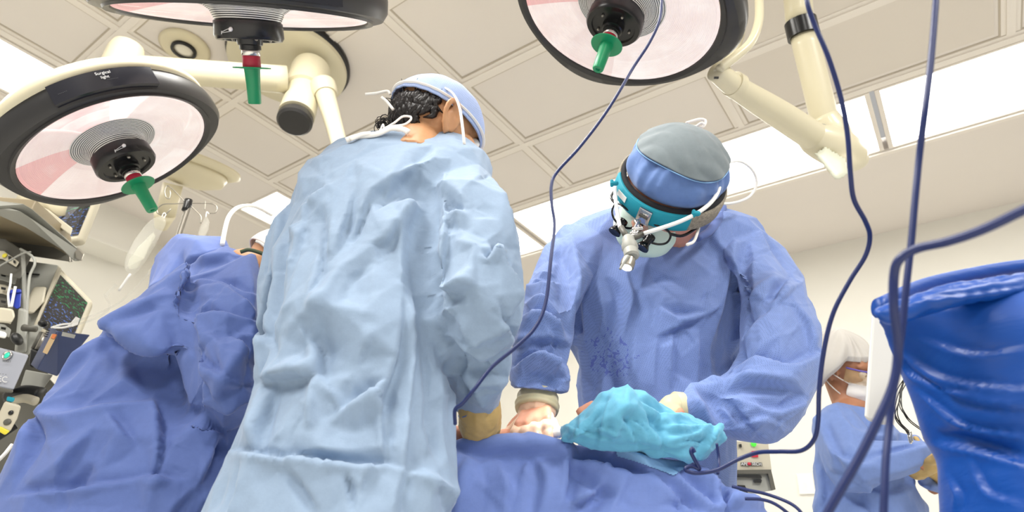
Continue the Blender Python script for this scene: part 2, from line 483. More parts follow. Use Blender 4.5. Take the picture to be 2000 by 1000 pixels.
def fabric(name, rgb, crease=.5, weave=None, rough=.72, cscale=7, dots=0, stain=None):
    """nonwoven surgical cloth: soft blotches of fibre, hard little creases, optional embossed dots"""
    m = bpy.data.materials.new(name); m.use_nodes = True
    nt = m.node_tree; N = nt.nodes; L = nt.links; b = N['Principled BSDF']
    b.inputs['Roughness'].default_value = rough; b.inputs['Sheen Weight'].default_value = .15; b.inputs['Specular IOR Level'].default_value = .3
    tc = N.new('ShaderNodeTexCoord')
    n1 = N.new('ShaderNodeTexNoise'); n1.inputs['Scale'].default_value = 60; n1.inputs['Detail'].default_value = 8; n1.inputs['Roughness'].default_value = .7
    L.new(tc.outputs['Object'], n1.inputs['Vector'])
    mr = N.new('ShaderNodeMapRange'); mr.inputs[1].default_value = .25; mr.inputs[2].default_value = .75; mr.inputs[3].default_value = .93; mr.inputs[4].default_value = 1.07
    L.new(n1.outputs['Fac'], mr.inputs[0])
    mx = N.new('ShaderNodeMixRGB'); mx.blend_type = 'MULTIPLY'; mx.inputs[0].default_value = 1; mx.inputs[1].default_value = lin(rgb)
    L.new(mr.outputs[0], mx.inputs[2]); col = mx.outputs[0]
    n2 = N.new('ShaderNodeTexNoise'); n2.noise_type = 'RIDGED_MULTIFRACTAL'; n2.inputs['Scale'].default_value = cscale; n2.inputs['Detail'].default_value = 5; n2.inputs['Distortion'].default_value = .6
    L.new(tc.outputs['Object'], n2.inputs['Vector'])
    b1 = N.new('ShaderNodeBump'); b1.inputs['Strength'].default_value = crease; b1.inputs['Distance'].default_value = .004
    L.new(n2.outputs['Fac'], b1.inputs['Height'])
    b2 = N.new('ShaderNodeBump'); b2.inputs['Strength'].default_value = .25; b2.inputs['Distance'].default_value = .0006
    n3 = N.new('ShaderNodeTexNoise'); n3.inputs['Scale'].default_value = 420; n3.inputs['Detail'].default_value = 2
    L.new(tc.outputs['Object'], n3.inputs['Vector']); L.new(n3.outputs['Fac'], b2.inputs['Height']); L.new(b1.outputs[0], b2.inputs['Normal'])
    nor = b2.outputs[0]
    if dots:
        vo = N.new('ShaderNodeTexVoronoi'); vo.feature = 'F1'; vo.inputs['Scale'].default_value = dots; vo.inputs['Randomness'].default_value = .15
        mp = N.new('ShaderNodeMapping'); mp.inputs['Rotation'].default_value = (.5, .2, .785)
        L.new(tc.outputs['Object'], mp.inputs[0]); L.new(mp.outputs[0], vo.inputs['Vector'])
        r2 = N.new('ShaderNodeMapRange'); r2.inputs[1].default_value = .25; r2.inputs[2].default_value = .45; r2.inputs[3].default_value = .78; r2.inputs[4].default_value = 1.05
        L.new(vo.outputs['Distance'], r2.inputs[0])
        m3 = N.new('ShaderNodeMixRGB'); m3.blend_type = 'MULTIPLY'; m3.inputs[0].default_value = 1
        L.new(col, m3.inputs[1]); L.new(r2.outputs[0], m3.inputs[2]); col = m3.outputs[0]
    if stain:
        # damp spatter on the front of the gown, a patch with its own place
        g = N.new('ShaderNodeVectorMath'); g.operation = 'DISTANCE'; g.inputs[1].default_value = stain
        L.new(tc.outputs['Object'], g.inputs[0])
        rr = N.new('ShaderNodeMapRange'); rr.inputs[1].default_value = .05; rr.inputs[2].default_value = .17; rr.inputs[3].default_value = .56; rr.inputs[4].default_value = 1.1
        L.new(g.outputs['Value'], rr.inputs[0])
        n4 = N.new('ShaderNodeTexNoise'); n4.inputs['Scale'].default_value = 70; n4.inputs['Detail'].default_value = 4; n4.inputs['Distortion'].default_value = 1.2
        L.new(tc.outputs['Object'], n4.inputs['Vector'])
        gt = N.new('ShaderNodeMath'); gt.operation = 'GREATER_THAN'; L.new(n4.outputs['Fac'], gt.inputs[0]); L.new(rr.outputs[0], gt.inputs[1])
        m4 = N.new('ShaderNodeMixRGB'); m4.inputs[2].default_value = lin((88, 104, 176)); L.new(gt.outputs[0], m4.inputs[0]); L.new(col, m4.inputs[1]); col = m4.outputs[0]
    L.new(col, b.inputs['Base Color']); L.new(nor, b.inputs['Normal'])
    return m

MT = {}
MT['gownA'] = fabric('light_blue_gown_cloth', (136, 156, 180), .35, cscale=8)
MT['gownC'] = fabric('deep_blue_gown_cloth', (86, 106, 164), .35, cscale=6)
MT['gownD'] = fabric('pale_blue_gown_cloth', (112, 136, 192), .25, cscale=6)
MT['drape'] = fabric('blue_drape_cloth', (106, 128, 188), .25, cscale=5)
MT['teal'] = fabric('teal_cloth', (98, 170, 200), .3, cscale=12)
MT['patch'] = fabric('pale_patch_cloth', (135, 180, 222), .2, cscale=5)
MT['capA'] = fabric('cap_cloth', (150, 168, 208), .2, cscale=40, dots=420)
MT['capB'] = fabric('cap_side_cloth', (98, 126, 180), .5, cscale=30)
MT['capcrown'] = fabric('cap_crown_cloth', (112, 122, 126), .6, cscale=25)
MT['white_cloth'] = mat('white_cloth', (236, 232, 226), .8, bump=.3, bscale=80)
MT['bouffant'] = mat('bouffant_cloth', (200, 196, 190), .85, bump=1.0, bscale=60)
MT['mask_green'] = mat('pale_green_mask', (205, 226, 212), .8, bump=.3, bscale=500)
MT['skinA'] = mat('tan_skin', (196, 146, 106), .5, sss=.15, var=.08, vscale=30)
MT['skinB'] = mat('ruddy_skin', (214, 150, 122), .5, sss=.15, var=.08, vscale=30)
MT['skinD'] = mat('brown_skin', (170, 118, 88), .5, sss=.1, var=.08, vscale=30)
MT['hair'] = mat('black_hair', (26, 21, 20), .42)
MT['latex'] = mat('cream_latex', (200, 192, 158), .45, bump=.25, bscale=120, sss=.1, var=.06)
MT['latex_skin'] = mat('thin_latex_over_skin', (232, 196, 168), .4, sss=.2, var=.05)
MT['latex_brown'] = mat('tan_latex', (190, 160, 100), .45, bump=.3, bscale=120, var=.1, vscale=15)
MT['cream'] = mat('cream_enamel', (214, 206, 178), .36, coat=.15)
MT['cream_soft'] = mat('cream_plastic', (222, 212, 182), .4)
MT['ceil'] = mat('ceiling_tile', (228, 221, 214), .9, bump=.1, bscale=200, var=.015, vscale=2)
MT['grid'] = mat('ceiling_grid', (234, 227, 218), .6)
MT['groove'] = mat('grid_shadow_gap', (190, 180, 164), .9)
MT['wall'] = mat('cream_wall', (236, 233, 224), .85, var=.01)
MT['floor'] = mat('pale_floor', (216, 214, 208), .5, var=.05)
MT['panel_light'] = mat('light_diffuser', (255, 255, 255), .6, emit=(255, 254, 248), estr=LIGHT_PANEL)
MT['dark'] = mat('charcoal_plastic', (48, 47, 47), .38, bump=.05)
MT['darker'] = mat('black_plastic', (22, 22, 23), .25)
MT['navyshine'] = mat('dark_panel', (36, 36, 42), .18)
MT['chrome'] = mat('chrome', (205, 203, 198), .2, metal=1)
MT['steel'] = mat('brushed_steel', (150, 145, 135), .35, metal=.8)
MT['red'] = mat('red_collar', (168, 32, 58), .4)
MT['green'] = mat('green_sterile_plastic', (24, 140, 92), .35, sss=.1)
MT['bag'] = mat('blue_bag_plastic', (7, 66, 146), .42, bump=.0, coat=.0)
MT['cable'] = mat('blue_cable_rubber', (22, 36, 86), .4)
MT['grey'] = mat('equipment_grey', (152, 152, 144), .5, var=.03)
MT['greyd'] = mat('equipment_dark_grey', (88, 86, 78), .5)
MT['beige'] = mat('equipment_beige', (190, 183, 163), .5, var=.02)
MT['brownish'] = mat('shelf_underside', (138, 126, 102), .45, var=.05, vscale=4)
MT['slate'] = mat('slate_blue_case', (66, 76, 108), .45)
MT['screen'] = mat('screen_glass', (30, 30, 30), .15)
MT['glassish'] = mat('clear_plastic', (225, 225, 215), .12, alpha=.14)
MT['fluid'] = mat('clear_fluid', (225, 225, 205), .1, alpha=.2)
MT['whitepl'] = mat('white_plastic', (236, 235, 230), .4)
MT['tealband'] = mat('teal_padded_band', (20, 140, 160), .7, bump=.3, bscale=400)
MT['meshband'] = mat('taupe_mesh_band', (140, 132, 118), .9, bump=1.0, bscale=350, var=.3, vscale=220)
MT['blackfoam'] = mat('black_foam', (24, 24, 28), .9)
MT['greenled'] = mat('green_lamp', (60, 200, 60), .3, emit=(90, 220, 60), estr=.8)
MT['tealled'] = mat('teal_lamp', (40, 180, 150), .3, emit=(60, 210, 170), estr=.5)
MT['redpl'] = mat('red_plastic', (190, 40, 60), .4)
MT['yellow'] = mat('yellow_label', (220, 205, 60), .5)
MT['bluepl'] = mat('blue_plastic', (40, 60, 160), .4)
MT['orange'] = mat('orange_label', (205, 120, 70), .5)
MT['tan'] = mat('tan_label', (190, 165, 125), .5)
MT['textw'] = mat('white_lettering', (220, 220, 220), .5)
MT['textg'] = mat('grey_lettering', (110, 112, 112), .5)
MT['textr'] = mat('red_lettering', (150, 50, 50), .5)
MT['lensblack'] = mat('loupe_black', (12, 12, 14), .15)
MT['wet'] = mat('pale_gauze', (245, 243, 236), .8, bump=.6, bscale=90)
MT['violet'] = mat('violet_rim', (96, 84, 170), .4)
MT['softgreen'] = mat('green_strap', (70, 84, 60), .6)
MT['maroon'] = mat('maroon_knit', (120, 50, 70), .8)
MT['spec_glass'] = mat('spectacle_lens', (235, 240, 240), .05, alpha=.10)
MT['eye'] = mat('eye_white', (235, 232, 228), .2)
MT['dialdark'] = mat('control_black', (30, 30, 30), .4)

def bag_shader():
    m = MT['bag']; nt = m.node_tree; N = nt.nodes; L = nt.links; b = N['Principled BSDF']
    tc = N.new('ShaderNodeTexCoord'); mp = N.new('ShaderNodeMapping'); mp.inputs['Scale'].default_value = (5, 5, 22); mp.inputs['Rotation'].default_value = (0, .18, 0)
    n = N.new('ShaderNodeTexNoise'); n.inputs['Scale'].default_value = 2.2; n.inputs['Detail'].default_value = 6; n.inputs['Distortion'].default_value = .5
    L.new(tc.outputs['Object'], mp.inputs[0]); L.new(mp.outputs[0], n.inputs['Vector'])
    bp = N.new('ShaderNodeBump'); bp.inputs['Strength'].default_value = .25; bp.inputs['Distance'].default_value = .006
    L.new(n.outputs['Fac'], bp.inputs['Height']); L.new(bp.outputs[0], b.inputs['Normal'])
bag_shader()

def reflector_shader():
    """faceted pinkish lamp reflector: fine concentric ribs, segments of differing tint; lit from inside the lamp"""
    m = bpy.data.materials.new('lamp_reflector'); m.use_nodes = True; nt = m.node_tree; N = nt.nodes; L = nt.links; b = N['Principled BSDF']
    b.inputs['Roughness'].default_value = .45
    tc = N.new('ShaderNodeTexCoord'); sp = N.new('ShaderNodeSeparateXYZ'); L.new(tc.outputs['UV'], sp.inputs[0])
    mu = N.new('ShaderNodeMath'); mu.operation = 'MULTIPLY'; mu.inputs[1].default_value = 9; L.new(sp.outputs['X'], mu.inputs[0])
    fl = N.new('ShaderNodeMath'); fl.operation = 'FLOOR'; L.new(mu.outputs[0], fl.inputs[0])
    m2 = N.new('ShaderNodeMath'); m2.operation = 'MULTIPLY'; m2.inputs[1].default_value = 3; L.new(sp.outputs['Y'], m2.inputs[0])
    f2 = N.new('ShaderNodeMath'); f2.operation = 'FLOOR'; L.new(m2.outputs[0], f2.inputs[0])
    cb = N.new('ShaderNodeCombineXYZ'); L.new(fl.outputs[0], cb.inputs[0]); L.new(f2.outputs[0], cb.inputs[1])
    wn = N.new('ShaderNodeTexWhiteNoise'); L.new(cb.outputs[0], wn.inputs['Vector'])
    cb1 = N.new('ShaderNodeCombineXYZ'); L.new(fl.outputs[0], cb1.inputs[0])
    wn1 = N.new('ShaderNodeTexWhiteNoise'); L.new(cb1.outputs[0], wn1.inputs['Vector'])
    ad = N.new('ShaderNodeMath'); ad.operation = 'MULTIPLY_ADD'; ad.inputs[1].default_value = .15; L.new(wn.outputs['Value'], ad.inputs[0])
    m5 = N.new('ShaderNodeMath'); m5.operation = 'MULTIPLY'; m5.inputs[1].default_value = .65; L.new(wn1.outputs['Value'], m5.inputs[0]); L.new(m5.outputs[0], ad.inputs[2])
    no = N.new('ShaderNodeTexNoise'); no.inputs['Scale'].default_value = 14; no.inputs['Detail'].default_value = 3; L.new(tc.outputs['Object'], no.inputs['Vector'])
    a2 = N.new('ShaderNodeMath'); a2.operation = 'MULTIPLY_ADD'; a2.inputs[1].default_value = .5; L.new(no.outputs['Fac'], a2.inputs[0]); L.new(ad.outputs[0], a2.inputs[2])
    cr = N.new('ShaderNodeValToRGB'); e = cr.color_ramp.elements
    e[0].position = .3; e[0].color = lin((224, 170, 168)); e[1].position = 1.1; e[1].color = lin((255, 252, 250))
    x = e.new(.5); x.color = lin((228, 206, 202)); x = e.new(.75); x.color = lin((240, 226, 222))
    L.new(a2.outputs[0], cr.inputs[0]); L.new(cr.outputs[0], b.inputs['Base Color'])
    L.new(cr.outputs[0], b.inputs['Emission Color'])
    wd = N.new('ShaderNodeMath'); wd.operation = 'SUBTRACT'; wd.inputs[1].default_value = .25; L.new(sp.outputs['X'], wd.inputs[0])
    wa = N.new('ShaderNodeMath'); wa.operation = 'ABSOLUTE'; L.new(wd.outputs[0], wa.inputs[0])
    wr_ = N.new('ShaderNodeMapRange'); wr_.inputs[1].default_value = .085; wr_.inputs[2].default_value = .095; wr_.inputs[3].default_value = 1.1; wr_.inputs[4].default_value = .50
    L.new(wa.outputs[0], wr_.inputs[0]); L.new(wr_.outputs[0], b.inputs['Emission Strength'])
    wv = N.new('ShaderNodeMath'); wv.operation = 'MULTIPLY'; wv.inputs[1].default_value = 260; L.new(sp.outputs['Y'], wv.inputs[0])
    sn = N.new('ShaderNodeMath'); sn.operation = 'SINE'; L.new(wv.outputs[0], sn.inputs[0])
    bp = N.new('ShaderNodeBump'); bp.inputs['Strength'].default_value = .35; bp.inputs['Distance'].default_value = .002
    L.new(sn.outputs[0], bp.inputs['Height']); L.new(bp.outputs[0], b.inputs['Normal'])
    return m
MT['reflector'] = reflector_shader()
def ribbed_shader():
    m = bpy.data.materials.new('ribbed_metal_drum'); m.use_nodes = True; nt = m.node_tree; N = nt.nodes; L = nt.links; b = N['Principled BSDF']
    b.inputs['Roughness'].default_value = .3; b.inputs['Metallic'].default_value = .15
    tc = N.new('ShaderNodeTexCoord'); sp = N.new('ShaderNodeSeparateXYZ'); L.new(tc.outputs['UV'], sp.inputs[0])
    mu = N.new('ShaderNodeMath'); mu.operation = 'MULTIPLY'; mu.inputs[1].default_value = 95; L.new(sp.outputs['Y'], mu.inputs[0])
    sn = N.new('ShaderNodeMath'); sn.operation = 'SINE'; L.new(mu.outputs[0], sn.inputs[0])
    cr = N.new('ShaderNodeValToRGB'); cr.color_ramp.elements[0].color = lin((40, 40, 42)); cr.color_ramp.elements[1].color = lin((245, 245, 240))
    cr.color_ramp.elements[0].position = .2; cr.color_ramp.elements[1].position = .6
    L.new(sn.outputs[0], cr.inputs[0]); L.new(cr.outputs[0], b.inputs['Base Color'])
    return m
MT['ribbed'] = ribbed_shader()
def screen_shader():
    """monitor picture: rows of green and blue readings on a dark ground"""
    m = bpy.data.materials.new('monitor_picture'); m.use_nodes = True; nt = m.node_tree; N = nt.nodes; L = nt.links; b = N['Principled BSDF']
    b.inputs['Roughness'].default_value = .2
    tc = N.new('ShaderNodeTexCoord'); mp = N.new('ShaderNodeMapping'); mp.inputs['Scale'].default_value = (9, 26, 1)
    L.new(tc.outputs['UV'], mp.inputs[0])
    n = N.new('ShaderNodeTexNoise'); n.inputs['Scale'].default_value = 1.2; n.inputs['Detail'].default_value = 2; L.new(mp.outputs[0], n.inputs['Vector'])
    cr = N.new('ShaderNodeValToRGB'); e = cr.color_ramp.elements
    e[0].position = .56; e[0].color = (0, 0, 0, 1); e[1].position = .62; e[1].color = (1, 1, 1, 1); L.new(n.outputs['Fac'], cr.inputs[0])
    sp = N.new('ShaderNodeSeparateXYZ'); L.new(tc.outputs['UV'], sp.inputs[0])
    c2 = N.new('ShaderNodeValToRGB'); e = c2.color_ramp.elements; c2.color_ramp.interpolation = 'CONSTANT'
    e[0].color = lin((90, 120, 190)); e[1].position = .55; e[1].color = lin((50, 150, 90)); L.new(sp.outputs['Y'], c2.inputs[0])
    mx = N.new('ShaderNodeMixRGB'); mx.inputs[1].default_value = lin((58, 54, 50)); L.new(cr.outputs[0], mx.inputs[0]); L.new(c2.outputs[0], mx.inputs[2])
    b.inputs['Base Color'].default_value = (.01, .01, .01, 1)
    L.new(mx.outputs[0], b.inputs['Emission Color']); b.inputs['Emission Strength'].default_value = .9
    return m
MT['picture'] = screen_shader()

def tuck(body, gown, keep):
    """draw the body in under its gown, leaving the parts the gown does not cover"""
    from mathutils.bvhtree import BVHTree
    gm = gown.data; off = Vector(gown.location) ; bo = Vector(body.location)
    tree = BVHTree.FromPolygons([v.co + off for v in gm.vertices], [list(p.vertices) for p in gm.polygons])
    K = [(Vector(c.tolist()), r) for c, r in keep]; par = Vector(body.parent.location)
    for it in range(3):
        for v in body.data.vertices:
            p = v.co + bo
            if any((p + par - c).length < r for c, r in K): continue
            q, n, i, d = tree.find_nearest(p)
            if q is None or d > .16: continue
            if (p - q).dot(n) > -.014: v.co = q - n * .020 - bo
def set_uv(o, uv):
    me = o.data; l = me.uv_layers.new(name='uv')
    for i, lp in enumerate(me.loops): l.data[i].uv = uv[lp.vertex_index]

# ------------------------------------------------------------------ the room
Z3 = np.array([0, 0, 1.0])
def slab(a0, a1, b0, b1, z0, z1):
    v = [room(a, b, z) for a in (a0, a1) for b in (b0, b1) for z in (z0, z1)]
    return np.array(v), [[0, 1, 3, 2], [4, 6, 7, 5], [0, 4, 5, 1], [2, 3, 7, 6], [0, 2, 6, 4], [1, 5, 7, 3]]
A0, A1, B0, B1 = -2.6, 3.86, -3.4, 4.15
struct(mk('floor', slab(A0, A1, B0, B1, -.1, 0), MT['floor'], smooth=False))
struct(mk('wall_right', slab(A1, A1 + .1, B0, B1 + .1, 0, ZC + .1), MT['wall'], smooth=False))
struct(mk('wall_left', slab(A0, A1, B1, B1 + .1, 0, ZC + .1), MT['wall'], smooth=False))
# ceiling with real openings for the light strips
cparts = [slab(A0, 2.49, B0, 2.85, ZC, ZC + .08), slab(2.49, 2.97, 2.85, B1, ZC, ZC + .08), slab(2.97, A1, B0, B1, ZC, ZC + .08), slab(A0, 2.49, 3.24, B1, ZC, ZC + .08),
          slab(.62, 1.58, 2.85, 3.24, ZC, ZC + .08), slab(A0, -.9, 2.85, 3.24, ZC, ZC + .08)]
struct(mk('ceiling', join(*cparts), MT['ceil'], smooth=False))
tn = 1
def trim(a0, a1, b0, b1):
    global tn
    w = .030
    if abs(a1 - a0) > abs(b1 - b0):
        p = [slab(a0, a1, b0 - w, b0 + w, ZC - .006, ZC + .001), slab(a0, a1, b0 - w * .45, b0 + w * .45, ZC - .014, ZC - .005)]
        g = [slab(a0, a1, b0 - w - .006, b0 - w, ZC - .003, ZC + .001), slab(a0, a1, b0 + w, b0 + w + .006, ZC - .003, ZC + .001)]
    else:
        p = [slab(a0 - w, a0 + w, b0, b1, ZC - .0072, ZC + .0012), slab(a0 - w * .45, a0 + w * .45, b0, b1, ZC - .0155, ZC - .0055)]
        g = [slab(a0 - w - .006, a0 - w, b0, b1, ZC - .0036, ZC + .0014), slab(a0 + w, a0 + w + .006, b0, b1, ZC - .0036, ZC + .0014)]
    o = struct(mk('trim_%d' % tn, join(*p), MT['grid'], smooth=False)); tn += 1
    o2 = struct(mk('trim_%d' % tn, join(*g), MT['groove'], smooth=False)); tn += 1
for a in (1.0, 1.5, 1.99): trim(a, a, B0, 2.80)
for a in (.5, 0.0): trim(a, a, B0, 2.80)
trim(2.455, 2.455, B0, 2.80)
for b in (-1.45, -.53, .48, 1.42, 2.38): trim(A0, 2.42, b, b)
trim(A0, 2.49, 2.81, 2.81); trim(A0, 2.49, 3.28, 3.28)
struct(mk('trim_%d' % tn, slab(2.975, 3.0, B0, 2.85, ZC - .02, ZC), MT['grid'], smooth=False)); tn += 1
# light fixtures: recessed diffuser with metal frame
def fixture(a0, a1, b0, b1, label):
    r = root('ceiling_light', room((a0 + a1) / 2, (b0 + b1) / 2, ZC), label, 'ceiling light', 'recessed ceiling lights')
    w = .02
    mk('light_frame', join(slab(a0, a1, b0, b0 + w, ZC - .008, ZC + .05), slab(a0, a1, b1 - w, b1, ZC - .008, ZC + .05),
       slab(a0, a0 + w * .6, b0 + w, b1 - w, ZC - .008, ZC + .05), slab(a1 - w * .6, a1, b0 + w, b1 - w, ZC - .008, ZC + .05)), MT['grid'], r, smooth=False)
    mk('diffuser', slab(a0 + w * .6, a1 - w * .6, b0 + w, b1 - w, ZC + .015, ZC + .03), MT['panel_light'], r, smooth=False)
fixture(2.49, 2.97, -1.30, -.06, 'bright recessed ceiling light at far right behind the hanging blue cables')
fixture(2.49, 2.97, -.04, .93, 'bright recessed ceiling light behind the elbow of the cream lamp arm')
fixture(2.49, 2.97, .95, 1.88, 'bright recessed ceiling light behind the head of the headlight surgeon')
fixture(2.49, 2.97, 1.90, 2.85, 'bright recessed ceiling light sliver beside the light blue sleeve')
fixture(-.9, .62, 2.85, 3.24, 'bright recessed ceiling light at top left above the tilted lamp')
fixture(1.58, 2.49, 2.85, 3.24, 'bright recessed ceiling light over the bending person in deep blue')
# perforated air panel, small round downlight
r = root('downlight', PZ(362, 90, ZC - .01), 'small round downlight with black ring on a cream plate in the ceiling', 'downlight')
c = PZ(362, 90, ZC)
mk('trim_plate', skin_rings(lathe([(0.01, 0), (.115, 0), (.118, -.01), (.10, -.02), (.01, -.022)], c, Z3)), MT['cream_soft'], r)
mk('ring', skin_rings(lathe([(.045, -.018), (.058, -.022), (.058, -.035), (.045, -.035)], c, Z3), closed=False), MT['darker'], r)
mk('bulb', skin_rings(lathe([(.045, -.020), (.043, -.028), (.02, -.034), (.004, -.036)], c, Z3)), mat('bulb_glass', (235, 230, 215), .2), r)

r = root('air_vent', room(2.2, -.06, ZC), 'perforated square air panel in the ceiling at top right', 'vent')
mk('panel', slab(1.56, 2.40, -.48, .40, ZC - .004, ZC), mat('perforated_panel', (220, 212, 202), .8, bump=.3, bscale=120), r, smooth=False)

# wall plate
o = mk('wall_plate', box(room(3.84, .25, 0) * 0 + PF(1574, 945, 3.9), RB, Z3, RA, .05, .065, .006, .004), MT['whitepl'])
tag(o, 'white blank plate on the wall left of the masked person in pale blue', 'wall plate')
pl = raydir(1574, 945); t = (A1 * U - .006) / (pl @ RA); o.location = CAM + pl * t - Z3 * .065
# soffit box where left wall meets ceiling
struct(mk('trim_%d' % tn, join(slab(-2.0, 1.42, 3.9, B1, ZC - .28, ZC), slab(-2.0, 1.36, 3.89, 3.9, ZC - .29, ZC - .27)), MT['wall'], smooth=False)); tn += 1

# ------------------------------------------------------------------ surgical lamps
def lamp(px, py, d, ratio, dirpx, R, label, lobes, lobe_amp, mark, ybase=0):
    c = P(px, py, d); ray = nrm(raydir(px, py))
    dv = nrm([dirpx[0], -dirpx[1], 0]); pw = M @ dv
    pw = nrm(pw - ray * (pw @ ray))
    n = nrm(-ray * ratio + pw * math.sqrt(1 - ratio ** 2))
    r = root('surgical_lamp', c, label, 'surgical lamp', 'operating lamps hanging from the ceiling')
    ref = np.cross(n, ray)
    def rf(th, rr, h):
        k = np.ones_like(th)
        if rr > R * 1.03:
            k = 1 + lobe_amp * np.clip(sum(np.exp(-((np.angle(np.exp(1j * (th - l)))) / .42) ** 2) for l in lobes), 0, 1) * min(1, (rr / R - 1.03) / .08)
        return k
    s = R / .28
    mk('rim', skin_rings(lathe([(R, -.004), (R * 1.01, .004), (R * 1.045, .008), (R * 1.05, .002), (R * 1.10, .0), (R * 1.135, -.018), (R * 1.14, -.045), (R * 1.13, -.062), (R * 1.02, -.07), (R * 1.0, -.03)], c, n, 96, rf, ref), closed=False), MT['dark'], r, angle=50)
    mk('back_cover', skin_rings(lathe([(R * 1.11, -.058), (R * 1.165, -.064), (R * 1.17, -.080), (R * 1.10, -.105), (R * .8, -.135), (R * .4, -.15), (R * .12, -.155), (.002, -.156)], c, n, 72, None, ref), closed=False), MT['cream'], r)
    # reflector bowl
    prof = [(R, 0.0)] + [(R * .32 + (R * .68) * (1 - k / 10.), -.030 * math.sin(math.pi / 2 * k / 10.)) for k in range(1, 11)]
    Rg = lathe(prof, c, n, 72, None, ref)
    Rg = np.concatenate([Rg, Rg[:, :1]], 1)
    nu, nv = Rg.shape[:2]
    f = [[i * nv + j, i * nv + j + 1, (i + 1) * nv + j + 1, (i + 1) * nv + j] for i in range(nu - 1) for j in range(nv - 1)]
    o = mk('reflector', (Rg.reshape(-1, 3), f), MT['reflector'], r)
    set_uv(o, [(j / (nv - 1.), i / (nu - 1.)) for i in range(nu) for j in range(nv)])
    # ribbed drum behind the hub
    prof = [(R * .46, -.026), (R * .36, -.02), (R * .30, -.008), (R * .265, .014)]
    Rg = lathe(prof, c, n, 48, None, ref); nu, nv = Rg.shape[:2]
    v, f = skin_rings(Rg, closed=False)
    o = mk('ribbed_drum', (v, f), MT['ribbed'], r); set_uv(o, [(j / nv, i / (nu - 1.)) for i in range(nu) for j in range(nv)])
    mk('lens', skin_rings(lathe([(R * .25, .0035), (R * .995, -.0005), (R * .995, -.0025), (R * .25, .0015)], c, n, 72, None, ref), closed=False), MT['spec_glass'], r)
    # hub + handle
    def hubr(th, rr, h): return 1 + .02 * np.sign(np.sin(th * 8))
    mk('hub', skin_rings(lathe([(.068, .012), (.0755, .015), (.077, .047), (.072, .055), (.060, .055), (.058, .050), (.030, .050), (.028, .064), (.024, .066), (.024, .075)], c, n, 64, None, ref)), MT['darker'], r, angle=40)
    mk('lock_ring', skin_rings(lathe([(.0195, .073), (.021, .074), (.021, .088), (.0195, .089)], c, n, 32)), MT['chrome'], r)
    mk('red_collar', skin_rings(lathe([(.0195, .088), (.020, .089), (.0205, .114), (.0195, .116)], c, n, 32)), MT['red'], r)
    g = mk('sterile_handle', skin_rings(lathe([(.012, .1155), (.042, .1145), (.043, .116), (.042, .1175), (.0185, .1185), (.0175, .126), (.0158, .155), (.0150, .196), (.0135, .199), (.006, .1985), (.005, .195)], c, n, 40)), MT['green'], r, angle=35)
    screws = [capsule(c + n * .0515 + (nrm(ref) * math.cos(q) + np.cross(n, nrm(ref)) * math.sin(q)) * .045, c + n * .053 + (nrm(ref) * math.cos(q) + np.cross(n, nrm(ref)) * math.sin(q)) * .045, .004, .004, 8) for q in np.arange(0, 6.2, 1.257)]
    for sc in screws: mk('screw', sc, MT['steel'], r)
    return r, c, n, ref

RL = .28
L1, c1, n1, f1 = lamp(231, 294, 1.68, .50, (.50, .87), .234, 'large surgical lamp at left, tilted, with green handle in front of monitors', (-0.15, 2.75, 4.2), .085, 1)
L2, c2, n2, f2 = lamp(484, 31, 1.42, .09, (.08, 1), .270, 'surgical lamp seen edge-on at top left with warning panel and green handle', (0.3, 2.9, 4.7), .045, 2)
L3, c3, n3, f3 = lamp(1208, 24, 1.66, .68, (-.34, .94), .268, 'surgical lamp at top right with green handle above the two surgeons', (0.1, 2.3, 4.6), .10, 3)
# control panel with lettering on rim of lamp at top and left lamp
def lamp_panel(r, c, n, R, ang0, ang1, ref, texts, h0=-.058, h1=-.006, out=1.12, flip=1):
    A = nrm(np.asarray(ref) - n * (np.asarray(ref) @ n)); B = np.cross(n, A)
    ths = np.linspace(ang0, ang1, 14); ro, ri = R * out + .012, R * out - .02
    Rg = np.array([[c + n * h + rr * (math.cos(t) * A + math.sin(t) * B) for h, rr in ((h0, ri), (h0, ro), (h1, ro), (h1, ri))] for t in ths])
    pn = mk('control_panel', skin_rings(Rg), MT['navyshine'], r, angle=30)
    for (t, h, s, size, m) in texts:
        rad = math.cos(t) * A + math.sin(t) * B; tan = (-math.sin(t) * A + math.cos(t) * B) * flip
        mk('lettering', text_mesh(s, c + n * h + rad * (ro + .0007), tan, np.cross(rad, tan), size), m, pn, smooth=False)
lamp_panel(r if False else L2, c2, n2, .270, math.pi / 2 - .62, math.pi / 2 + .42, f2, [
    (math.pi / 2 - .42, -.048, 'Surgical light', .013, MT['textw']),
    (math.pi / 2 - .32, -.035, 'CAUTION', .006, MT['textr']),
    (math.pi / 2 - .32, -.028, '- - - - - - - - - -', .006, MT['textg']),
    (math.pi / 2 + .05, -.035, 'CAUTION', .006, MT['textr']),
    (math.pi / 2 + .05, -.028, '- - - - - - - - - - -', .006, MT['textg']),
    (math.pi / 2 - .12, -.033, '!', .014, MT['textw']),
    (math.pi / 2 - .58, -.035, 'o', .012, MT['textw'])], flip=-1)
lamp_panel(L1, c1, n1, .234, math.pi / 2 - .62, math.pi / 2 + .25, f1, [
    (math.pi / 2 - .20, -.048, 'Surgical', .011, MT['textw']),
    (math.pi / 2 - .20, -.036, 'light', .011, MT['textw']),
    (math.pi / 2 + .15, -.028, '- - - - - -', .006, MT['textg']),
    (math.pi / 2 - .25, -.028, '- - - - - - -', .006, MT['textg'])], flip=-1)
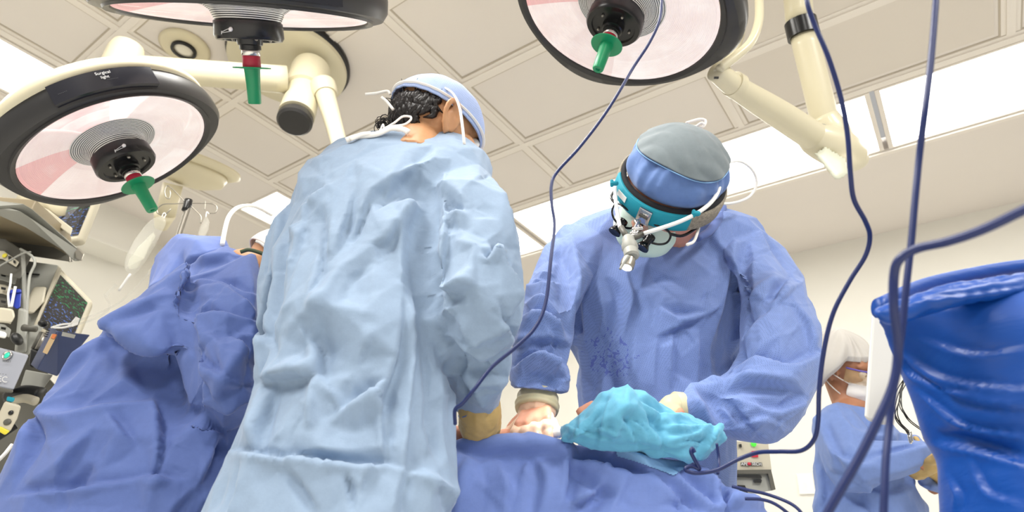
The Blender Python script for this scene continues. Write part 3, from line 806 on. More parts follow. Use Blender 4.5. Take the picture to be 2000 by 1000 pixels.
# small lamp symbol on the hubs
for (r_, c_, n_, f_, t0) in ((L2, c2, n2, f2, math.pi / 2 + .62), (L1, c1, n1, f1, math.pi / 2 - .1)):
    A = nrm(f_ - n_ * (f_ @ n_)); B = np.cross(n_, A)
    def hp(t, h): return c_ + n_ * h + .0785 * (math.cos(t) * A + math.sin(t) * B)
    mk('lamp_symbol', join(capsule(hp(t0 - .13, .036), hp(t0 - .12, .037), .0045, .0045, 10), tube([hp(t0 - .1, .034), hp(t0 + .18, .042)], .0007, seg=5), tube([hp(t0 - .1, .041), hp(t0 + .18, .044)], .0007, seg=5), tube([hp(t0 + .18, .040), hp(t0 + .2, .047)], .001, seg=5)), MT['textw'], r_)

# lamp light onto the table
table_pt = PF(1050, 835, 1.12)
for (c_, n_, e) in ((c1, n1, 10), (c2, n2, 10), (c3, n3, 10)):
    lamp_spot('surgical_lamp_light', c_ + n_ * .08, c_ + n_ * 1.0, e, 70, .8, .2, (1, .97, .92))

# ceiling canopy, arms
def zt(x, y, z): return PZ(x, y, z)
r = root('ceiling_mount', PZ(540, 118, ZC), 'round cream ceiling mount with black edge, drum hub and two cream arms at upper left', 'ceiling mount')
cc = PZ(566, 116, ZC)
mk('edge_ring', skin_rings(lathe([(.26, 0), (.297, 0), (.300, -.02), (.29, -.035), (.26, -.035)], cc, Z3, 72)), MT['darker'], r)
mk('canopy', skin_rings(lathe([(.01, -.03), (.288, -.03), (.285, -.055), (.26, -.075), (.01, -.078)], cc, Z3, 72)), MT['cream'], r, angle=40)
h0, h1 = PZ(607, 140, 2.95), PZ(578, 203, 2.60)
h1 = np.array([h0[0], h0[1], 2.60]) * .5 + h1 * .5
mk('hub_drum', skin_rings(lathe([(.01, .02), (.088, .02), (.092, 0), (.088, -np.linalg.norm(h1 - h0) * .45), (.075, -np.linalg.norm(h1 - h0) * .47), (.078, -np.linalg.norm(h1 - h0) * .97), (.02, -np.linalg.norm(h1 - h0))], h0, h0 - h1, 48)), MT['cream'], r, angle=40)
mk('end_cap', skin_rings(lathe([(.02, 0), (.07, 0), (.076, .01), (.076, .035), (.066, .045), (.01, .045)], h1, h1 - h0, 40)), MT['dark'], r, angle=40)
mk('slot', box(h1 + (h0 - h1) * .42 - nrm(raydir(575, 180)) * .088 - M[:, 0] * .02, M[:, 0], h0 - h1, raydir(575, 180), .010, .028, .004), MT['darker'], r, smooth=False)
# left horizontal arm
a0, a1 = PZ(560, 156, 2.78), PZ(255, 132, 2.62)
rCM = r; r = sub('swing_arm', a0, rCM)
mk('arm_tube', tube([a0, a0 * .5 + a1 * .5, a1], [.062, .056, .052], seg=24), MT['cream'], r)
g0 = PZ(246, 103, 2.68)
mk('elbow_drum', skin_rings(lathe([(.01, .03), (.06, .03), (.068, 0), (.068, -.13), (.06, -.145), (.01, -.15)], g0, Z3, 32)), MT['cream'], r, angle=40)
mk('dark_joint', skin_rings(lathe([(.01, -.13), (.056, -.13), (.058, -.2), (.01, -.205)], g0, Z3, 32)), MT['dark'], r, angle=40)
mk('drop_link', tube([g0 - Z3 * .2, g0 - Z3 * .35, c1 - n1 * .17], [.03, .03, .04], seg=16), MT['cream'], r)
# second arm down to behind light blue gown
a0, a1 = PZ(632, 172, 2.78), PZ(672, 315, 2.35)
r = sub('drop_arm', a0, rCM)
mk('arm_tube', tube([a0, a0 * .5 + a1 * .5, a1], [.046, .038, .032], seg=24), MT['cream'], r)
a2 = PZ(640, 185, 2.74)
mk('elbow_drum', skin_rings(lathe([(.01, .05), (.05, .05), (.058, .03), (.058, -.02), (.02, -.04)], a0, nrm(a1 - a0), 32)), MT['cream'], r, angle=40)
# yoke for lamp L2 going up out of frame
r = sub('yoke', c2 - n2 * .2, L2)
mk('stem', tube([c2 - n2 * .19, c2 - n2 * .4, np.array([c2[0] - .1, c2[1] + .3, ZC - .1])], .035, seg=16), MT['cream'], r)
bx = PF(225, -6, PF(240, 0, 1)[1] * 0 + c2[1] - .02)
mk('bracket', box(bx, M[:, 0], n2, M[:, 2], .045, .022, .03, .006), MT['steel'], r)
# left second large lamp dome behind the left lamp (cream disc low on the wall side)
r = root('lamp_dome', PZ(370, 345, 2.5), 'pale round lamp head seen from behind, between left lamp and bending person', 'lamp head')
dc = PZ(372, 322, 2.62)
mk('dome', skin_rings(lathe([(.01, .0), (.17, .0), (.185, -.03), (.17, -.07), (.10, -.10), (.01, -.11)], dc, nrm(Z3 * 1 - raydir(372, 322) / 4000), 56)), MT['cream_soft'], r)
mk('dome_edge', skin_rings(lathe([(.17, .03), (.235, .02), (.24, .0), (.2, -.02), (.17, -.01)], dc, nrm(Z3 * 1 - raydir(372, 322) / 4000), 56)), MT['cream_soft'], r)
mk('stem', tube([PZ(338, 360, 2.5), PZ(322, 425, 2.35)], .045, seg=20), MT['cream_soft'], r)
mk('stem_foot', tube([PZ(322, 418, 2.36), PZ(314, 445, 2.31)], [.05, .03], n=4, seg=16), MT['cream_soft'], r)

# right column with elbow, and arm to lamp L3
top = PF(1553, -60, 1.42); bl = PF(1600, 232, 1.62)
r = sub('suspension_column', top, L3)
e0 = PF(1618, 262, 1.62)
ringp = PF(1568, 58, 1.50)
mk('upper_sleeve', tube([top + (top - ringp), top, PF(1562, 42, 1.485)], [.047, .047, .045], seg=28), MT['cream'], r)
mk('black_ring', tube([PF(1563, 42, 1.488), PF(1570, 72, 1.505)], .052, n=2, seg=32), MT['darker'], r, angle=40)
mk('column', tube([PF(1570, 70, 1.505), PF(1600, 190, 1.575), PF(1615, 255, 1.62)], .044, seg=28), MT['cream'], r)
mk('column_shoulder', tube([PF(1608, 228, 1.6), PF(1625, 262, 1.62), PF(1650, 300, 1.64)], [.045, .058, .05], seg=24), MT['cream'], r)
el0, el1 = PF(1597, 272, 1.60), PF(1668, 306, 1.66)
v, f, e = fuse([tube([PF(1590, 262, 1.60), el0, PF(1640, 292, 1.62), PF(1672, 304, 1.65)], [.05, .058, .064, .046], seg=28),
                capsule(PF(1640, 318, 1.62), PF(1672, 310, 1.66), .045, .040, 20)], .006, 6)
mk('elbow_cover', (v, f), MT['cream'], r)
mk('cover_plate', inflate([(1588, 300), (1612, 284), (1652, 308), (1660, 340), (1640, 352), (1628, 350)], 1.575, .012, 3, flat=14), mat('pale_cover_plate', (214, 216, 196), .35), r)
mk('cap_disc', skin_rings(lathe([(.002, .006), (.024, .005), (.028, 0), (.028, -.02), (.002, -.02)], PF(1684, 292, 1.615), nrm(c2w(.55, .25, -.8)), 32)), MT['cream'], r, angle=35)
arm = [PF(1398, 138, 1.32), PF(1440, 172, 1.38), PF(1520, 222, 1.49), PF(1597, 272, 1.60)]
r2 = sub('spring_arm', arm[0], L3)
mk('arm_tube', tube(arm, [.030, .034, .043, .047], seg=28), MT['cream'], r2)
mk('collar', tube([PF(1430, 163, 1.365), PF(1441, 170, 1.38)], [.038, .039], n=2, seg=28), MT['cream'], r2, angle=30)
mk('seam_ring', tube([PF(1592, 268, 1.594), PF(1596, 271, 1.6)], .0495, n=2, seg=28), MT['grey'], r2, angle=30)
mk('screw', box(PF(1399, 152, 1.29), M[:, 0], M[:, 1], M[:, 2], .006, .003, .003), MT['dark'], r2, smooth=False)
yk = [PF(1478, -60, 1.30), PF(1482, -10, 1.29), PF(1482, 40, 1.28), PF(1468, 80, 1.285), PF(1440, 108, 1.29), PF(1405, 135, 1.30)]
yk2 = [PF(1440, -60, 1.38), PF(1448, 0, 1.36), PF(1450, 50, 1.34), PF(1440, 90, 1.33), PF(1420, 118, 1.32), PF(1400, 140, 1.32)]
r3 = sub('yoke', yk[0], L3)
mk('outer_rail', tube(yk, .013, seg=16), MT['cream'], r3)
mk('inner_rail', tube(yk2, .011, seg=16), MT['cream'], r3)
mk('top_joint', tube([PF(1478, -60, 1.30), PF(1440, -60, 1.38), c3 - n3 * .19], [.02, .03, .04], seg=14), MT['cream'], r3)

# ------------------------------------------------------------------ people
def frame(crown, face):
    z = nrm(M @ np.array(crown, float)); y = M @ np.array(face, float); y = nrm(y - z * (y @ z)); x = np.cross(y, z)
    return np.array([x, y, z])
def head_solids(c, A, s=1.0, neck_to=None):
    def q(x, y, z): return c + (np.array([x, y, z]) * s) @ A
    out = [ellipsoid(q(0, -.008, .025), A, np.array([.074, .092, .088]) * s), ellipsoid(q(0, .028, -.035), A, np.array([.058, .062, .072]) * s),
           ellipsoid(q(0, .052, -.088), A, np.array([.028, .026, .022]) * s), ellipsoid(q(0, .070, .035), A, np.array([.052, .018, .02]) * s),
           capsule(q(0, .088, .018), q(0, .108, -.020), .008 * s, .013 * s), capsule(q(-.012, .098, -.026), q(.012, .098, -.026), .008 * s, .008 * s),
           capsule(q(-.020, .084, -.052), q(.020, .084, -.052), .007 * s, .007 * s), capsule(q(-.016, .082, -.063), q(.016, .082, -.063), .008 * s, .008 * s),
           capsule(q(-.045, .06, -.012), q(-.03, .072, -.018), .018 * s, .016 * s), capsule(q(.045, .06, -.012), q(.03, .072, -.018), .018 * s, .016 * s)]
    for sx in (-1, 1):
        # ear: helix, lobe and bowl
        H = [q(sx * .070, .012, -.028), q(sx * .076, .016, -.004), q(sx * .084, .008, .020), q(sx * .092, -.008, .028), q(sx * .096, -.020, .014), q(sx * .090, -.018, -.008), q(sx * .080, -.006, -.028), q(sx * .073, .004, -.036)]
        out.append(tube(H, [.0055, .006, .0065, .0068, .0065, .006, .0065, .007][:len(H)] if s == 1 else .0052 * s, seg=10))
        out.append(ellipsoid(q(sx * .079, -.003, -.002), np.array([nrm(A[0] * sx + A[1] * .55), nrm(A[1] - A[0] * sx * .55), A[2]]), np.array([.004, .013, .024]) * s, 10, 14))
    if neck_to is not None:
        out.append(capsule(q(0, -.02, -.04), neck_to, .054 * s, .062 * s))
    return out
def eyes(c, A, parent, s=1.0):
    for sx in (-1, 1):
        p = c + (np.array([sx * .030, .0795, .008]) * s) @ A
        e = mk('eye', ellipsoid(p, A, np.array([.0125] * 3) * s, 10, 14), MT['eye'], parent)
        mk('iris', ellipsoid(p + A[1] * .0085 * s, A, np.array([.0058, .0052, .0058]) * s, 8, 12), MT['dialdark'], e)

def hand_solids(w, d, palm_n, side, curl, s=1.0, fat=1.0, spread=.12, thumb_curl=.5, cuff=None):
    """w wrist point, d direction of hand, palm_n palm normal, side +1 thumb to d x palm_n"""
    d = nrm(d); n = nrm(np.asarray(palm_n) - d * (np.asarray(palm_n) @ d)); t = np.cross(d, n) * side
    out = []
    pl = .085 * s
    for k in range(4):
        off = (.028 - .019 * k) * s
        out.append(capsule(w + t * off * .62 + d * .012 * s, w + t * off + d * pl * (1 - .05 * abs(k - 1)), .0135 * s * fat, .0115 * s * fat))
    out.append(ellipsoid(w + d * .045 * s, np.array([t, n, d]), np.array([.036, .0145, .046]) * s * fat, 14, 18))
    Ls = [(.041, .024, .02), (.046, .028, .021), (.042, .026, .021), (.033, .020, .018)]
    cs = curl if isinstance(curl, (list, tuple)) else [curl] * 4
    for k in range(4):
        off = (.028 - .019 * k) * s
        p = w + t * off + d * pl * (1 - .05 * abs(k - 1))
        ang = 0; dd = nrm(d + t * spread * (1.5 - k) * .6); rr = [.0088, .008, .0074, .0066]
        for j, L in enumerate(Ls[k]):
            ang = cs[k] * (.55 if j == 0 else (.95 if j == 1 else .6))
            dd = nrm(dd * math.cos(ang) + n * math.sin(ang)) if j == 0 else dd
            if j > 0:
                pn = nrm(n - dd * (n @ dd)) if abs(n @ dd) < .98 else nrm(-d)
                dd = nrm(dd * math.cos(ang) + pn * math.sin(ang))
            q = p + dd * L * s
            out.append(capsule(p, q, rr[j] * s * fat, rr[j + 1] * s * fat, 12)); p = q
    p = w + t * .024 * s + d * .018 * s + n * .006 * s; dd = nrm(t * .75 + d * .65 + n * .25)
    for j, (L, r0, r1) in enumerate(((.038, .014, .011), (.030, .0105, .0092), (.024, .009, .0075))):
        q = p + dd * L * s; out.append(capsule(p, q, r0 * s * fat, r1 * s * fat, 12)); p = q
        dd = nrm(dd + (d * .5 + n * .5 - t * .35) * thumb_curl)
    return out

def core(st, fa=.62, fb=.62, i0=0, i1=None, nv=28):
    q = [np.concatenate([s[:3], s[3:6] * fa, s[6:9] * fb]) for s in st[i0:i1]]
    return loft(q, len(q) * 7, nv, 2.0)
def limb(st, f=.6, i0=1, i1=None):
    q = st[i0:i1]; return tube([s[:3] for s in q], [min(np.linalg.norm(s[3:6]), np.linalg.norm(s[6:9])) * f for s in q], n=len(q) * 6, seg=20)
def legs_in(s0, fwd=.14):
    out = []
    for k in (-1, 1):
        c = s0[:3] + s0[3:6] * .42 * k; x, y = c[0], c[1]
        out += [capsule(np.array([x, y, s0[2]]), np.array([x, y, .50]), .075, .055), capsule(np.array([x, y, .5]), np.array([x, y, .09]), .055, .038), capsule(np.array([x, y, .05]), np.array([x, y + fwd, .04]), .042, .035)]
    return out
# ============ the man in the light blue gown, seen from behind (centre left)
rA = root('person', np.array([PF(690, 700, .95)[0], .98, 0]), 'person seen from behind in light blue gown and pale cap with white ties', 'person')
hA = PF(850, 258, 1.03); FA = frame((.30, .86, .42), (.84, -.30, .45))
neckA = PF(810, 325, .98)
# right hand of A
wA = PF(935, 812, 1.06); 
dA = nrm(PF(938, 880, 1.12) - wA)
nA = nrm(-M[:, 0] * .9 + np.array([0, .3, -.2]))
shR, elR = PF(895, 375, .96), PF(925, 615, .965)
shL, elL, wL = PF(625, 385, 1.02), PF(560, 600, 1.07), PF(512, 705, 1.12)
def floorp(p, z=0.0): return np.array([p[0], p[1], z])
pelA = PF(680, 960, .96)
def legs(pel, xa, spread=.1, fwd=0.0):
    out = []
    for s in (-1, 1):
        hip = pel + xa * s * spread - Z3 * .05
        kn = np.array([hip[0], hip[1] + fwd, .50]); an = np.array([hip[0], hip[1], .09])
        out += [capsule(hip, kn, .082, .055), capsule(kn, an, .055, .038), capsule(an - Z3 * .035, an + np.array([0, .14, -.05]), .042, .035)]
    return out
XR = np.array([1., 0, 0])
torsoA = [S_(765, 250, 860, 255, .99, .03), S_(700, 262, 908, 272, .985, .08), S_(618, 300, 945, 300, .98, .10), S_(582, 345, 962, 350, .975, .112), S_(566, 420, 955, 430, .97, .118),
          S_(545, 490, 900, 500, .96, .118), S_(528, 600, 872, 600, .95, .118), S_(506, 700, 872, 700, .95, .112), S_(484, 800, 882, 800, .945, .112), S_(446, 880, 884, 880, .94, .112),
          S_(396, 1000, 881, 1000, .93, .112), S_(340, 1150, 885, 1150, .93, .112), S_(230, 1500, 890, 1500, .93, .112), S_(100, 2300, 900, 2300, .93, .112)]
sleeveAR = [S_(800, 300, 935, 298, .985, .05), S_(805, 340, 962, 340, .945, .075), S_(815, 400, 986, 400, .925, .085), S_(820, 480, 1008, 480, .905, .088), S_(834, 560, 1021, 565, .90, .09),
            S_(850, 620, 1013, 630, .915, .085), S_(862, 690, 999, 695, .95, .075), S_(874, 750, 986, 755, 1.00, .06), S_(890, 790, 974, 793, 1.04, .05), S_(905, 815, 962, 818, 1.065, .036)]
sleeveAL = [S_(590, 340, 660, 340, 1.0, .05), S_(562, 400, 645, 410, 1.01, .07), S_(525, 490, 620, 500, 1.03, .075), S_(506, 600, 590, 610, 1.06, .07), S_(500, 670, 560, 690, 1.09, .05), S_(503, 700, 540, 712, 1.10, .035)]
body = head_solids(hA, FA, 1.0, neckA) + [core(torsoA, .74, .72, 2, 11), capsule(neckA, PF(760, 380, .99), .05, .08), limb(sleeveAR, .5), limb(sleeveAL, .5)] + legs_in(torsoA[9])
body += hand_solids(wA, dA, nA, 1, [.5, .55, .6, .65], .94, .9)
dL = nrm(PF(505, 735, 1.20) - wL); body += hand_solids(wL, dL, nrm(np.array([.3, .3, -1])), -1, .5, .98)
v, f, e = fuse(body, .0042, 3)
bA = mk('body', (v, f), MT['skinA'], rA)
eyes(hA, FA, rA)
A_ST = [('r', 7, 20, [(604, 598), (660, 606), (716, 616), (780, 628)]),
 ('v', 16, 9, [(758, 368), (724, 394), (700, 442), (682, 474)]), ('r', 8, 14, [(745, 376), (712, 400), (686, 450)]),
 ('v', 30, 20, [(836, 352), (832, 402), (818, 440), (813, 490), (820, 524), (828, 560), (836, 610)]), ('r', 14, 18, [(812, 395), (788, 430), (780, 480), (786, 540)]),
 ('v', 15, 16, [(776, 392), (804, 366), (834, 358)]), ('r', 10, 16, [(772, 408), (800, 398), (822, 400)]),
 ('f', 14, 18, [(820, 326), (785, 346), (752, 386)]), ('v', 9, 14, [(850, 285), (800, 320), (770, 350)]),
 ('f', 10, 18, [(782, 434), (756, 474), (738, 476)]), ('r', 10, 22, [(740, 474), (692, 506), (660, 530), (632, 590), (552, 646)]),
 ('v', 8, 18, [(720, 510), (690, 545), (670, 590)]), ('f', -10, 14, [(634, 368), (610, 386), (594, 400)]), ('f', 6, 10, [(628, 442), (624, 530), (610, 580)]),
 ('f', 6, 10, [(692, 370), (675, 430), (658, 492)]), ('f', -6, 10, [(648, 400), (640, 480), (632, 520)]), ('f', 7, 9, [(600, 400), (592, 450), (570, 520)]),
 ('r', 6, 10, [(560, 430), (590, 480), (570, 560), (540, 640)]),
 ('f', 11, 12, [(786, 602), (784, 640), (770, 720), (750, 776), (752, 888)]),
 ('v', 14, 8, [(864, 374), (884, 398), (906, 408)]), ('r', 8, 10, [(866, 400), (884, 412), (910, 418)]), ('f', 10, 12, [(868, 398), (872, 436), (862, 500), (860, 540), (866, 566)]),
 ('f', 12, 10, [(936, 490), (952, 508), (972, 490), (992, 524)]), ('r', 14, 14, [(862, 562), (904, 552), (930, 553)]), ('v', 10, 14, [(854, 586), (896, 578), (928, 562)]),
 ('f', 10, 10, [(992, 522), (1012, 570), (996, 622), (980, 646)]), ('v', 8, 14, [(872, 430), (920, 450), (962, 470)]), ('r', 8, 16, [(880, 460), (930, 480), (985, 500)]),
 ('v', 10, 20, [(850, 560), (848, 530), (856, 500)]), ('r', 8, 16, [(960, 360), (985, 420), (1000, 470)]),
 ('f', -18, 22, [(530, 738), (578, 732), (614, 726), (622, 688), (600, 656)]), ('r', 12, 18, [(612, 724), (640, 760), (664, 798)]), ('f', 14, 18, [(664, 798), (710, 772), (742, 752)]),
 ('r', 10, 12, [(612, 730), (610, 780), (600, 840)]),
 ('f', 14, 12, [(454, 878), (498, 886), (554, 896), (572, 890), (638, 904), (726, 910), (750, 904), (790, 920)]), ('r', 10, 12, [(790, 920), (862, 952), (882, 964)]),
 ('v', 16, 8, [(554, 912), (582, 952), (616, 1004)]), ('f', 7, 7, [(728, 910), (718, 930), (704, 962)]), ('f', -12, 16, [(498, 882), (504, 840), (524, 750)]),
 ('f', 10, 12, [(814, 600), (812, 700), (804, 800), (790, 912), (774, 980)]), ('v', 8, 16, [(836, 640), (842, 760), (860, 900)]), ('f', 9, 8, [(728, 762), (740, 782), (752, 802)]),
 ('v', 20, 16, [(852, 640), (866, 668), (910, 708), (946, 718), (992, 690)]), ('r', 12, 14, [(860, 655), (900, 680), (950, 700), (985, 675)]), ('f', 12, 12, [(880, 732), (930, 740), (992, 738)]),
 ('v', 12, 14, [(884, 700), (900, 760), (914, 800)]), ('r', 10, 12, [(896, 720), (930, 760), (950, 795)]), ('f', 10, 8, [(976, 624), (1000, 655), (1004, 680)]),
 ('f', 12, 12, [(572, 350), (558, 420), (548, 500), (530, 600), (516, 695)]), ('f', 8, 10, [(505, 650), (522, 665), (535, 690)]), ('v', 8, 20, [(640, 620), (610, 660), (560, 700)]),
 ('r', 8, 26, [(700, 690), (730, 660), (770, 690)]), ('v', 10, 30, [(640, 820), (700, 840), (740, 800)]), ('v', 8, 16, [(440, 930), (425, 960), (410, 1000)]), ('f', 8, 10, [(676, 930), (684, 1000)]), ('f', -8, 12, [(470, 900), (456, 950), (440, 1000)])]
gA = garment('surgical_gown', [loft(torsoA, 90, 64), loft(sleeveAR, 50, 40), loft(sleeveAL, 36, 36)], .0040, MT['gownA'], rA, A_ST + creases(70, (520, 300, 870, 1000), 100, 28, 60, 3, 2.2, 1) + creases(45, (830, 340, 1020, 800), 20, 40, 34, 3, 2.2, 2), (.003, 4, 11), 4, 1.15, (1300, .0075, 8000, .0022))
tuck(bA, gA, [(hA, .155), (PF(938, 882, 1.11), .088), (PF(505, 740, 1.2), .10)])
# neck ties of the gown
mk('gown_tie', join(tube([PF(676, 274, .93), PF(700, 266, .93), PF(735, 262, .925), PF(762, 251, .925), PF(785, 252, .925), PF(798, 258, .925)], .004, seg=8, flat=1.6),
   tube([PF(684, 272, .925), PF(706, 263, .925), PF(724, 261, .925)], .0035, seg=8, flat=1.6)), MT['white_cloth'], rA)
mk('mask_tie', join(tube([PF(748, 253, .93), PF(770, 240, .93), PF(786, 228, .928), PF(801, 228, .925), PF(802, 234, .925), PF(790, 243, .925), PF(765, 247, .925), PF(748, 253, .925)], .0022, seg=8),
   tube([PF(742, 256, .925), PF(748, 243, .93), PF(750, 252, .925)], .0018, seg=6), ), MT['white_cloth'], rA)

def shell(c, A, rad, keep, nu=60, nv=90, thick=.003, wr=None, seed=3):
    """dome shell: part of an ellipsoid where keep(local unit) > 0, closed with thickness"""
    ph = np.linspace(0.0, 1, nu); th = np.linspace(0, 2 * np.pi, nv, endpoint=False)
    Ro = np.zeros((nu, nv, 3)); Ri = np.zeros((nu, nv, 3))
    for j, t in enumerate(th):
        pm = keep(t)
        for i, u in enumerate(ph):
            p = .001 + u * pm
            l = np.array([math.sin(p) * math.cos(t), math.sin(p) * math.sin(t), math.cos(p)])
            k = 1.0 if wr is None else 1 + wr(u, t)
            Ro[i, j] = c + (l * rad * k) @ A; Ri[i, j] = c + (l * (np.asarray(rad) - thick) * k) @ A
    return skin_rings(np.concatenate([Ro, Ri[::-1]]))
# cap of A: ties band, sits on crown
capc = hA + FA[2] * .020 - FA[1] * .006
def keepA(t): return 1.56 + .10 * math.sin(t)
def wrA(u, t): return (.012 * math.sin(9 * t + 3 * u) * (1 - u) * u * 2 + .02 * max(0, u - .6) * math.sin(26 * t + 2 * math.sin(3 * t)) * (1 if math.sin(t) < 0.3 else .25))
mk('surgical_cap', shell(capc, FA, [.086, .109, .103], keepA, wr=wrA), MT['capA'], rA)
def on_cap(t, p, k=1.0):
    l = np.array([math.sin(p) * math.cos(t), math.sin(p) * math.sin(t), math.cos(p)]); return capc + (l * np.array([.086, .109, .103]) * k) @ FA
mk('cap_tie', join(tube([on_cap(t, keepA(t) - .10, 1.015) for t in np.linspace(0, 2 * math.pi, 25)], .0042, seg=8, flat=.5),
   tube([PF(860, 165, 1.0), PF(872, 156, 1.0), PF(878, 158, .995), PF(872, 165, .99), PF(858, 168, .985)], .0022, seg=8),
   tube([PF(812, 171, .985), PF(804, 164, .985), PF(796, 161, .985)], .003, seg=8), tube([PF(768, 214, .95), PF(755, 198, .95), PF(745, 190, .95)], .003, seg=8),
   tube([PF(762, 184, .96), PF(756, 178, .96), PF(735, 182, .96), PF(713, 184, .96)], .0028, seg=8)), MT['white_cloth'], rA)
mk('mask_strap', join(tube([PF(862, 168, .955), PF(884, 182, .93), PF(897, 208, .912), PF(903, 245, .905), PF(907, 282, .915)], .0036, seg=8, flat=.6)), MT['white_cloth'], rA)
# hair: undercut scalp patch plus curved locks
rn = random.Random(5)
def hairp(t, p, k): l = np.array([math.sin(p) * math.cos(t), math.sin(p) * math.sin(t), math.cos(p)]); return hA + FA[2] * .02 + (l * np.array([.076, .097, .094]) * k) @ FA
hs = []
for i in range(30):
    for j in range(9):
        t = math.pi * (1.0 + .98 * i / 29.) if True else 0
        t = -math.pi / 2 + -.15 + (i / 29. - .5) * 2.7
        p = 1.55 + .50 * j / 8. + rn.uniform(-.05, .05)
        if t > .0 - .55 * j / 8. - rn.uniform(0, .45): continue
        a = hairp(t, p, 1.02); b = hairp(t + rn.uniform(-.1, .1), p + .12, 1.04 + rn.uniform(0, .04)); c_ = hairp(t + rn.uniform(-.2, .2), p + .22, 1.01 + rn.uniform(0, .05))
        hs.append(tube([a, b, c_], [.0085, .0065, .001], n=6, seg=6))
for i in range(46):
    t = -math.pi / 2 + rn.uniform(-.2, 1.5) - .3; p = 1.5 + rn.uniform(0, .45)
    a = hairp(t, p, 1.03)
    q = a + M[:, 0] * rn.uniform(-.01, .02) + Z3 * rn.uniform(.0, .03) + (a - hA) * .12
    hs.append(tube([a, a * .5 + q * .5 + Z3 * .004, q + M[:, 0] * rn.uniform(-.005, .012)], [.0014, .0011, .0004], n=7, seg=5))
cu0 = PF(743, 240, .965)
for i in range(26):
    a = cu0 + M[:, 0] * rn.uniform(-.004, .012) + Z3 * rn.uniform(-.012, .012); rr = rn.uniform(.005, .012); ph0 = rn.uniform(0, 6)
    hs.append(tube([a + (M[:, 0] * math.cos(ph0 + k) + M[:, 1] * math.sin(ph0 + k)) * rr + M[:, 2] * rr * .3 * k for k in range(6)], .0008, n=18, seg=5))
mk('hair', join(*hs), MT['hair'], rA)
mk('face_mask', shell(hA + FA[1] * .035 - FA[2] * .045, frame((.86, -.28, .42), (.34, .86, .38)), [.070, .066, .085], lambda t: 1.25, 24, 40), MT['white_cloth'], rA)
# glove of A
gl = [capsule(PF(937, 800, 1.058), PF(938, 836, 1.085), .039, .036)] + hand_solids(PF(937, 832, 1.082), dA, nA, 1, [.5, .55, .6, .65], 1.0, 1.12)
v, f, e = fuse(gl, .0028, 3); nm = normals(v, f); v = v + nm * crumple(v, .0018, 30, 4)[:, None]
mk('glove', (v, f), MT['latex_brown'], rA)
mk('gown_cuff_white', tube([PF(925, 790, 1.052), PF(937, 806, 1.06)], .033, n=3, seg=24), MT['capB'], rA)

# ============ the surgeon with the headlight (centre right)
rB = root('person', np.array([PF(1290, 900, 1.42)[0], 1.42, 0]), 'person in medium blue gown and pale green mask facing the camera, bending over the table', 'person')
HSB = 1.12
hB = P(1300, 384, 1.36); FB = frame((.20, .76, -.62), (-.60, -.52, -.60))
neckB = PF(1325, 440, 1.30)
shRB, elRB, wRB = PF(1128, 485, 1.345), PF(1062, 660, 1.25), PF(1050, 790, 1.175)
shLB, elLB, wLB = PF(1480, 505, 1.33), PF(1535, 725, 1.225), PF(1335, 800, 1.15)
pelB = PF(1290, 960, 1.46)
dRB = nrm(PF(1036, 846, 1.105) - PF(1048, 803, 1.173)); nRB = nrm(np.array([.25, .3, -1]))
dLB = nrm(PF(1170, 800, 1.13) - wLB)
torsoB = [S_(1255, 398, 1395, 398, 1.335, .05), S_(1190, 404, 1440, 412, 1.34, .10), S_(1120, 434, 1492, 446, 1.36, .11), S_(1082, 480, 1520, 500, 1.375, .11), S_(1080, 560, 1500, 570, 1.39, .13),
          S_(1098, 640, 1475, 640, 1.40, .13), S_(1122, 700, 1455, 700, 1.41, .13), S_(1132, 760, 1442, 760, 1.42, .13), S_(1128, 850, 1436, 850, 1.43, .13), S_(1110, 1000, 1436, 1000, 1.45, .15), S_(1080, 1300, 1440, 1300, 1.46, .15), S_(1030, 2000, 1470, 2000, 1.46, .13)]
sleeveBR = [S_(1100, 440, 1200, 440, 1.35, .06), S_(1070, 470, 1180, 485, 1.335, .08), S_(1040, 530, 1152, 550, 1.285, .085), S_(1016, 600, 1128, 620, 1.21, .082), S_(1000, 655, 1119, 670, 1.21, .078),
            S_(998, 705, 1112, 710, 1.195, .072), S_(994, 732, 1110, 744, 1.19, .066), S_(998, 756, 1106, 766, 1.178, .060), S_(1018, 763, 1084, 768, 1.175, .034)]
sleeveBL = [S_(1400, 445, 1505, 455, 1.35, .06), S_(1412, 480, 1538, 495, 1.335, .085), S_(1440, 560, 1582, 580, 1.27, .09), S_(1448, 630, 1602, 650, 1.23, .09), S_(1440, 690, 1600, 730, 1.20, .088),
            S_(1424, 726, 1560, 815, 1.185, .082), S_(1400, 742, 1500, 862, 1.17, .078), S_(1366, 754, 1425, 862, 1.175, .065), S_(1336, 768, 1378, 840, 1.16, .05), S_(1322, 780, 1352, 826, 1.155, .036)]
def Bodies():
    b = head_solids(hB, FB, HSB, neckB) + [core(torsoB, .74, .72, 2, 9), capsule(neckB, PF(1310, 500, 1.37), .06, .09), limb(sleeveBR, .5), limb(sleeveBL, .5)] + legs_in(torsoB[8])
    b += hand_solids(wRB, dRB, nRB, -1, [.7, .75, .8, .9], .94, .9) + hand_solids(wLB, dLB, nrm(np.array([0, .2, -1])), 1, .5, .92, .9)
    return b
v, f, e = fuse(Bodies(), .0042, 3)
bB = mk('body', (v, f), MT['skinB'], rB); eyes(hB, FB, rB, HSB)
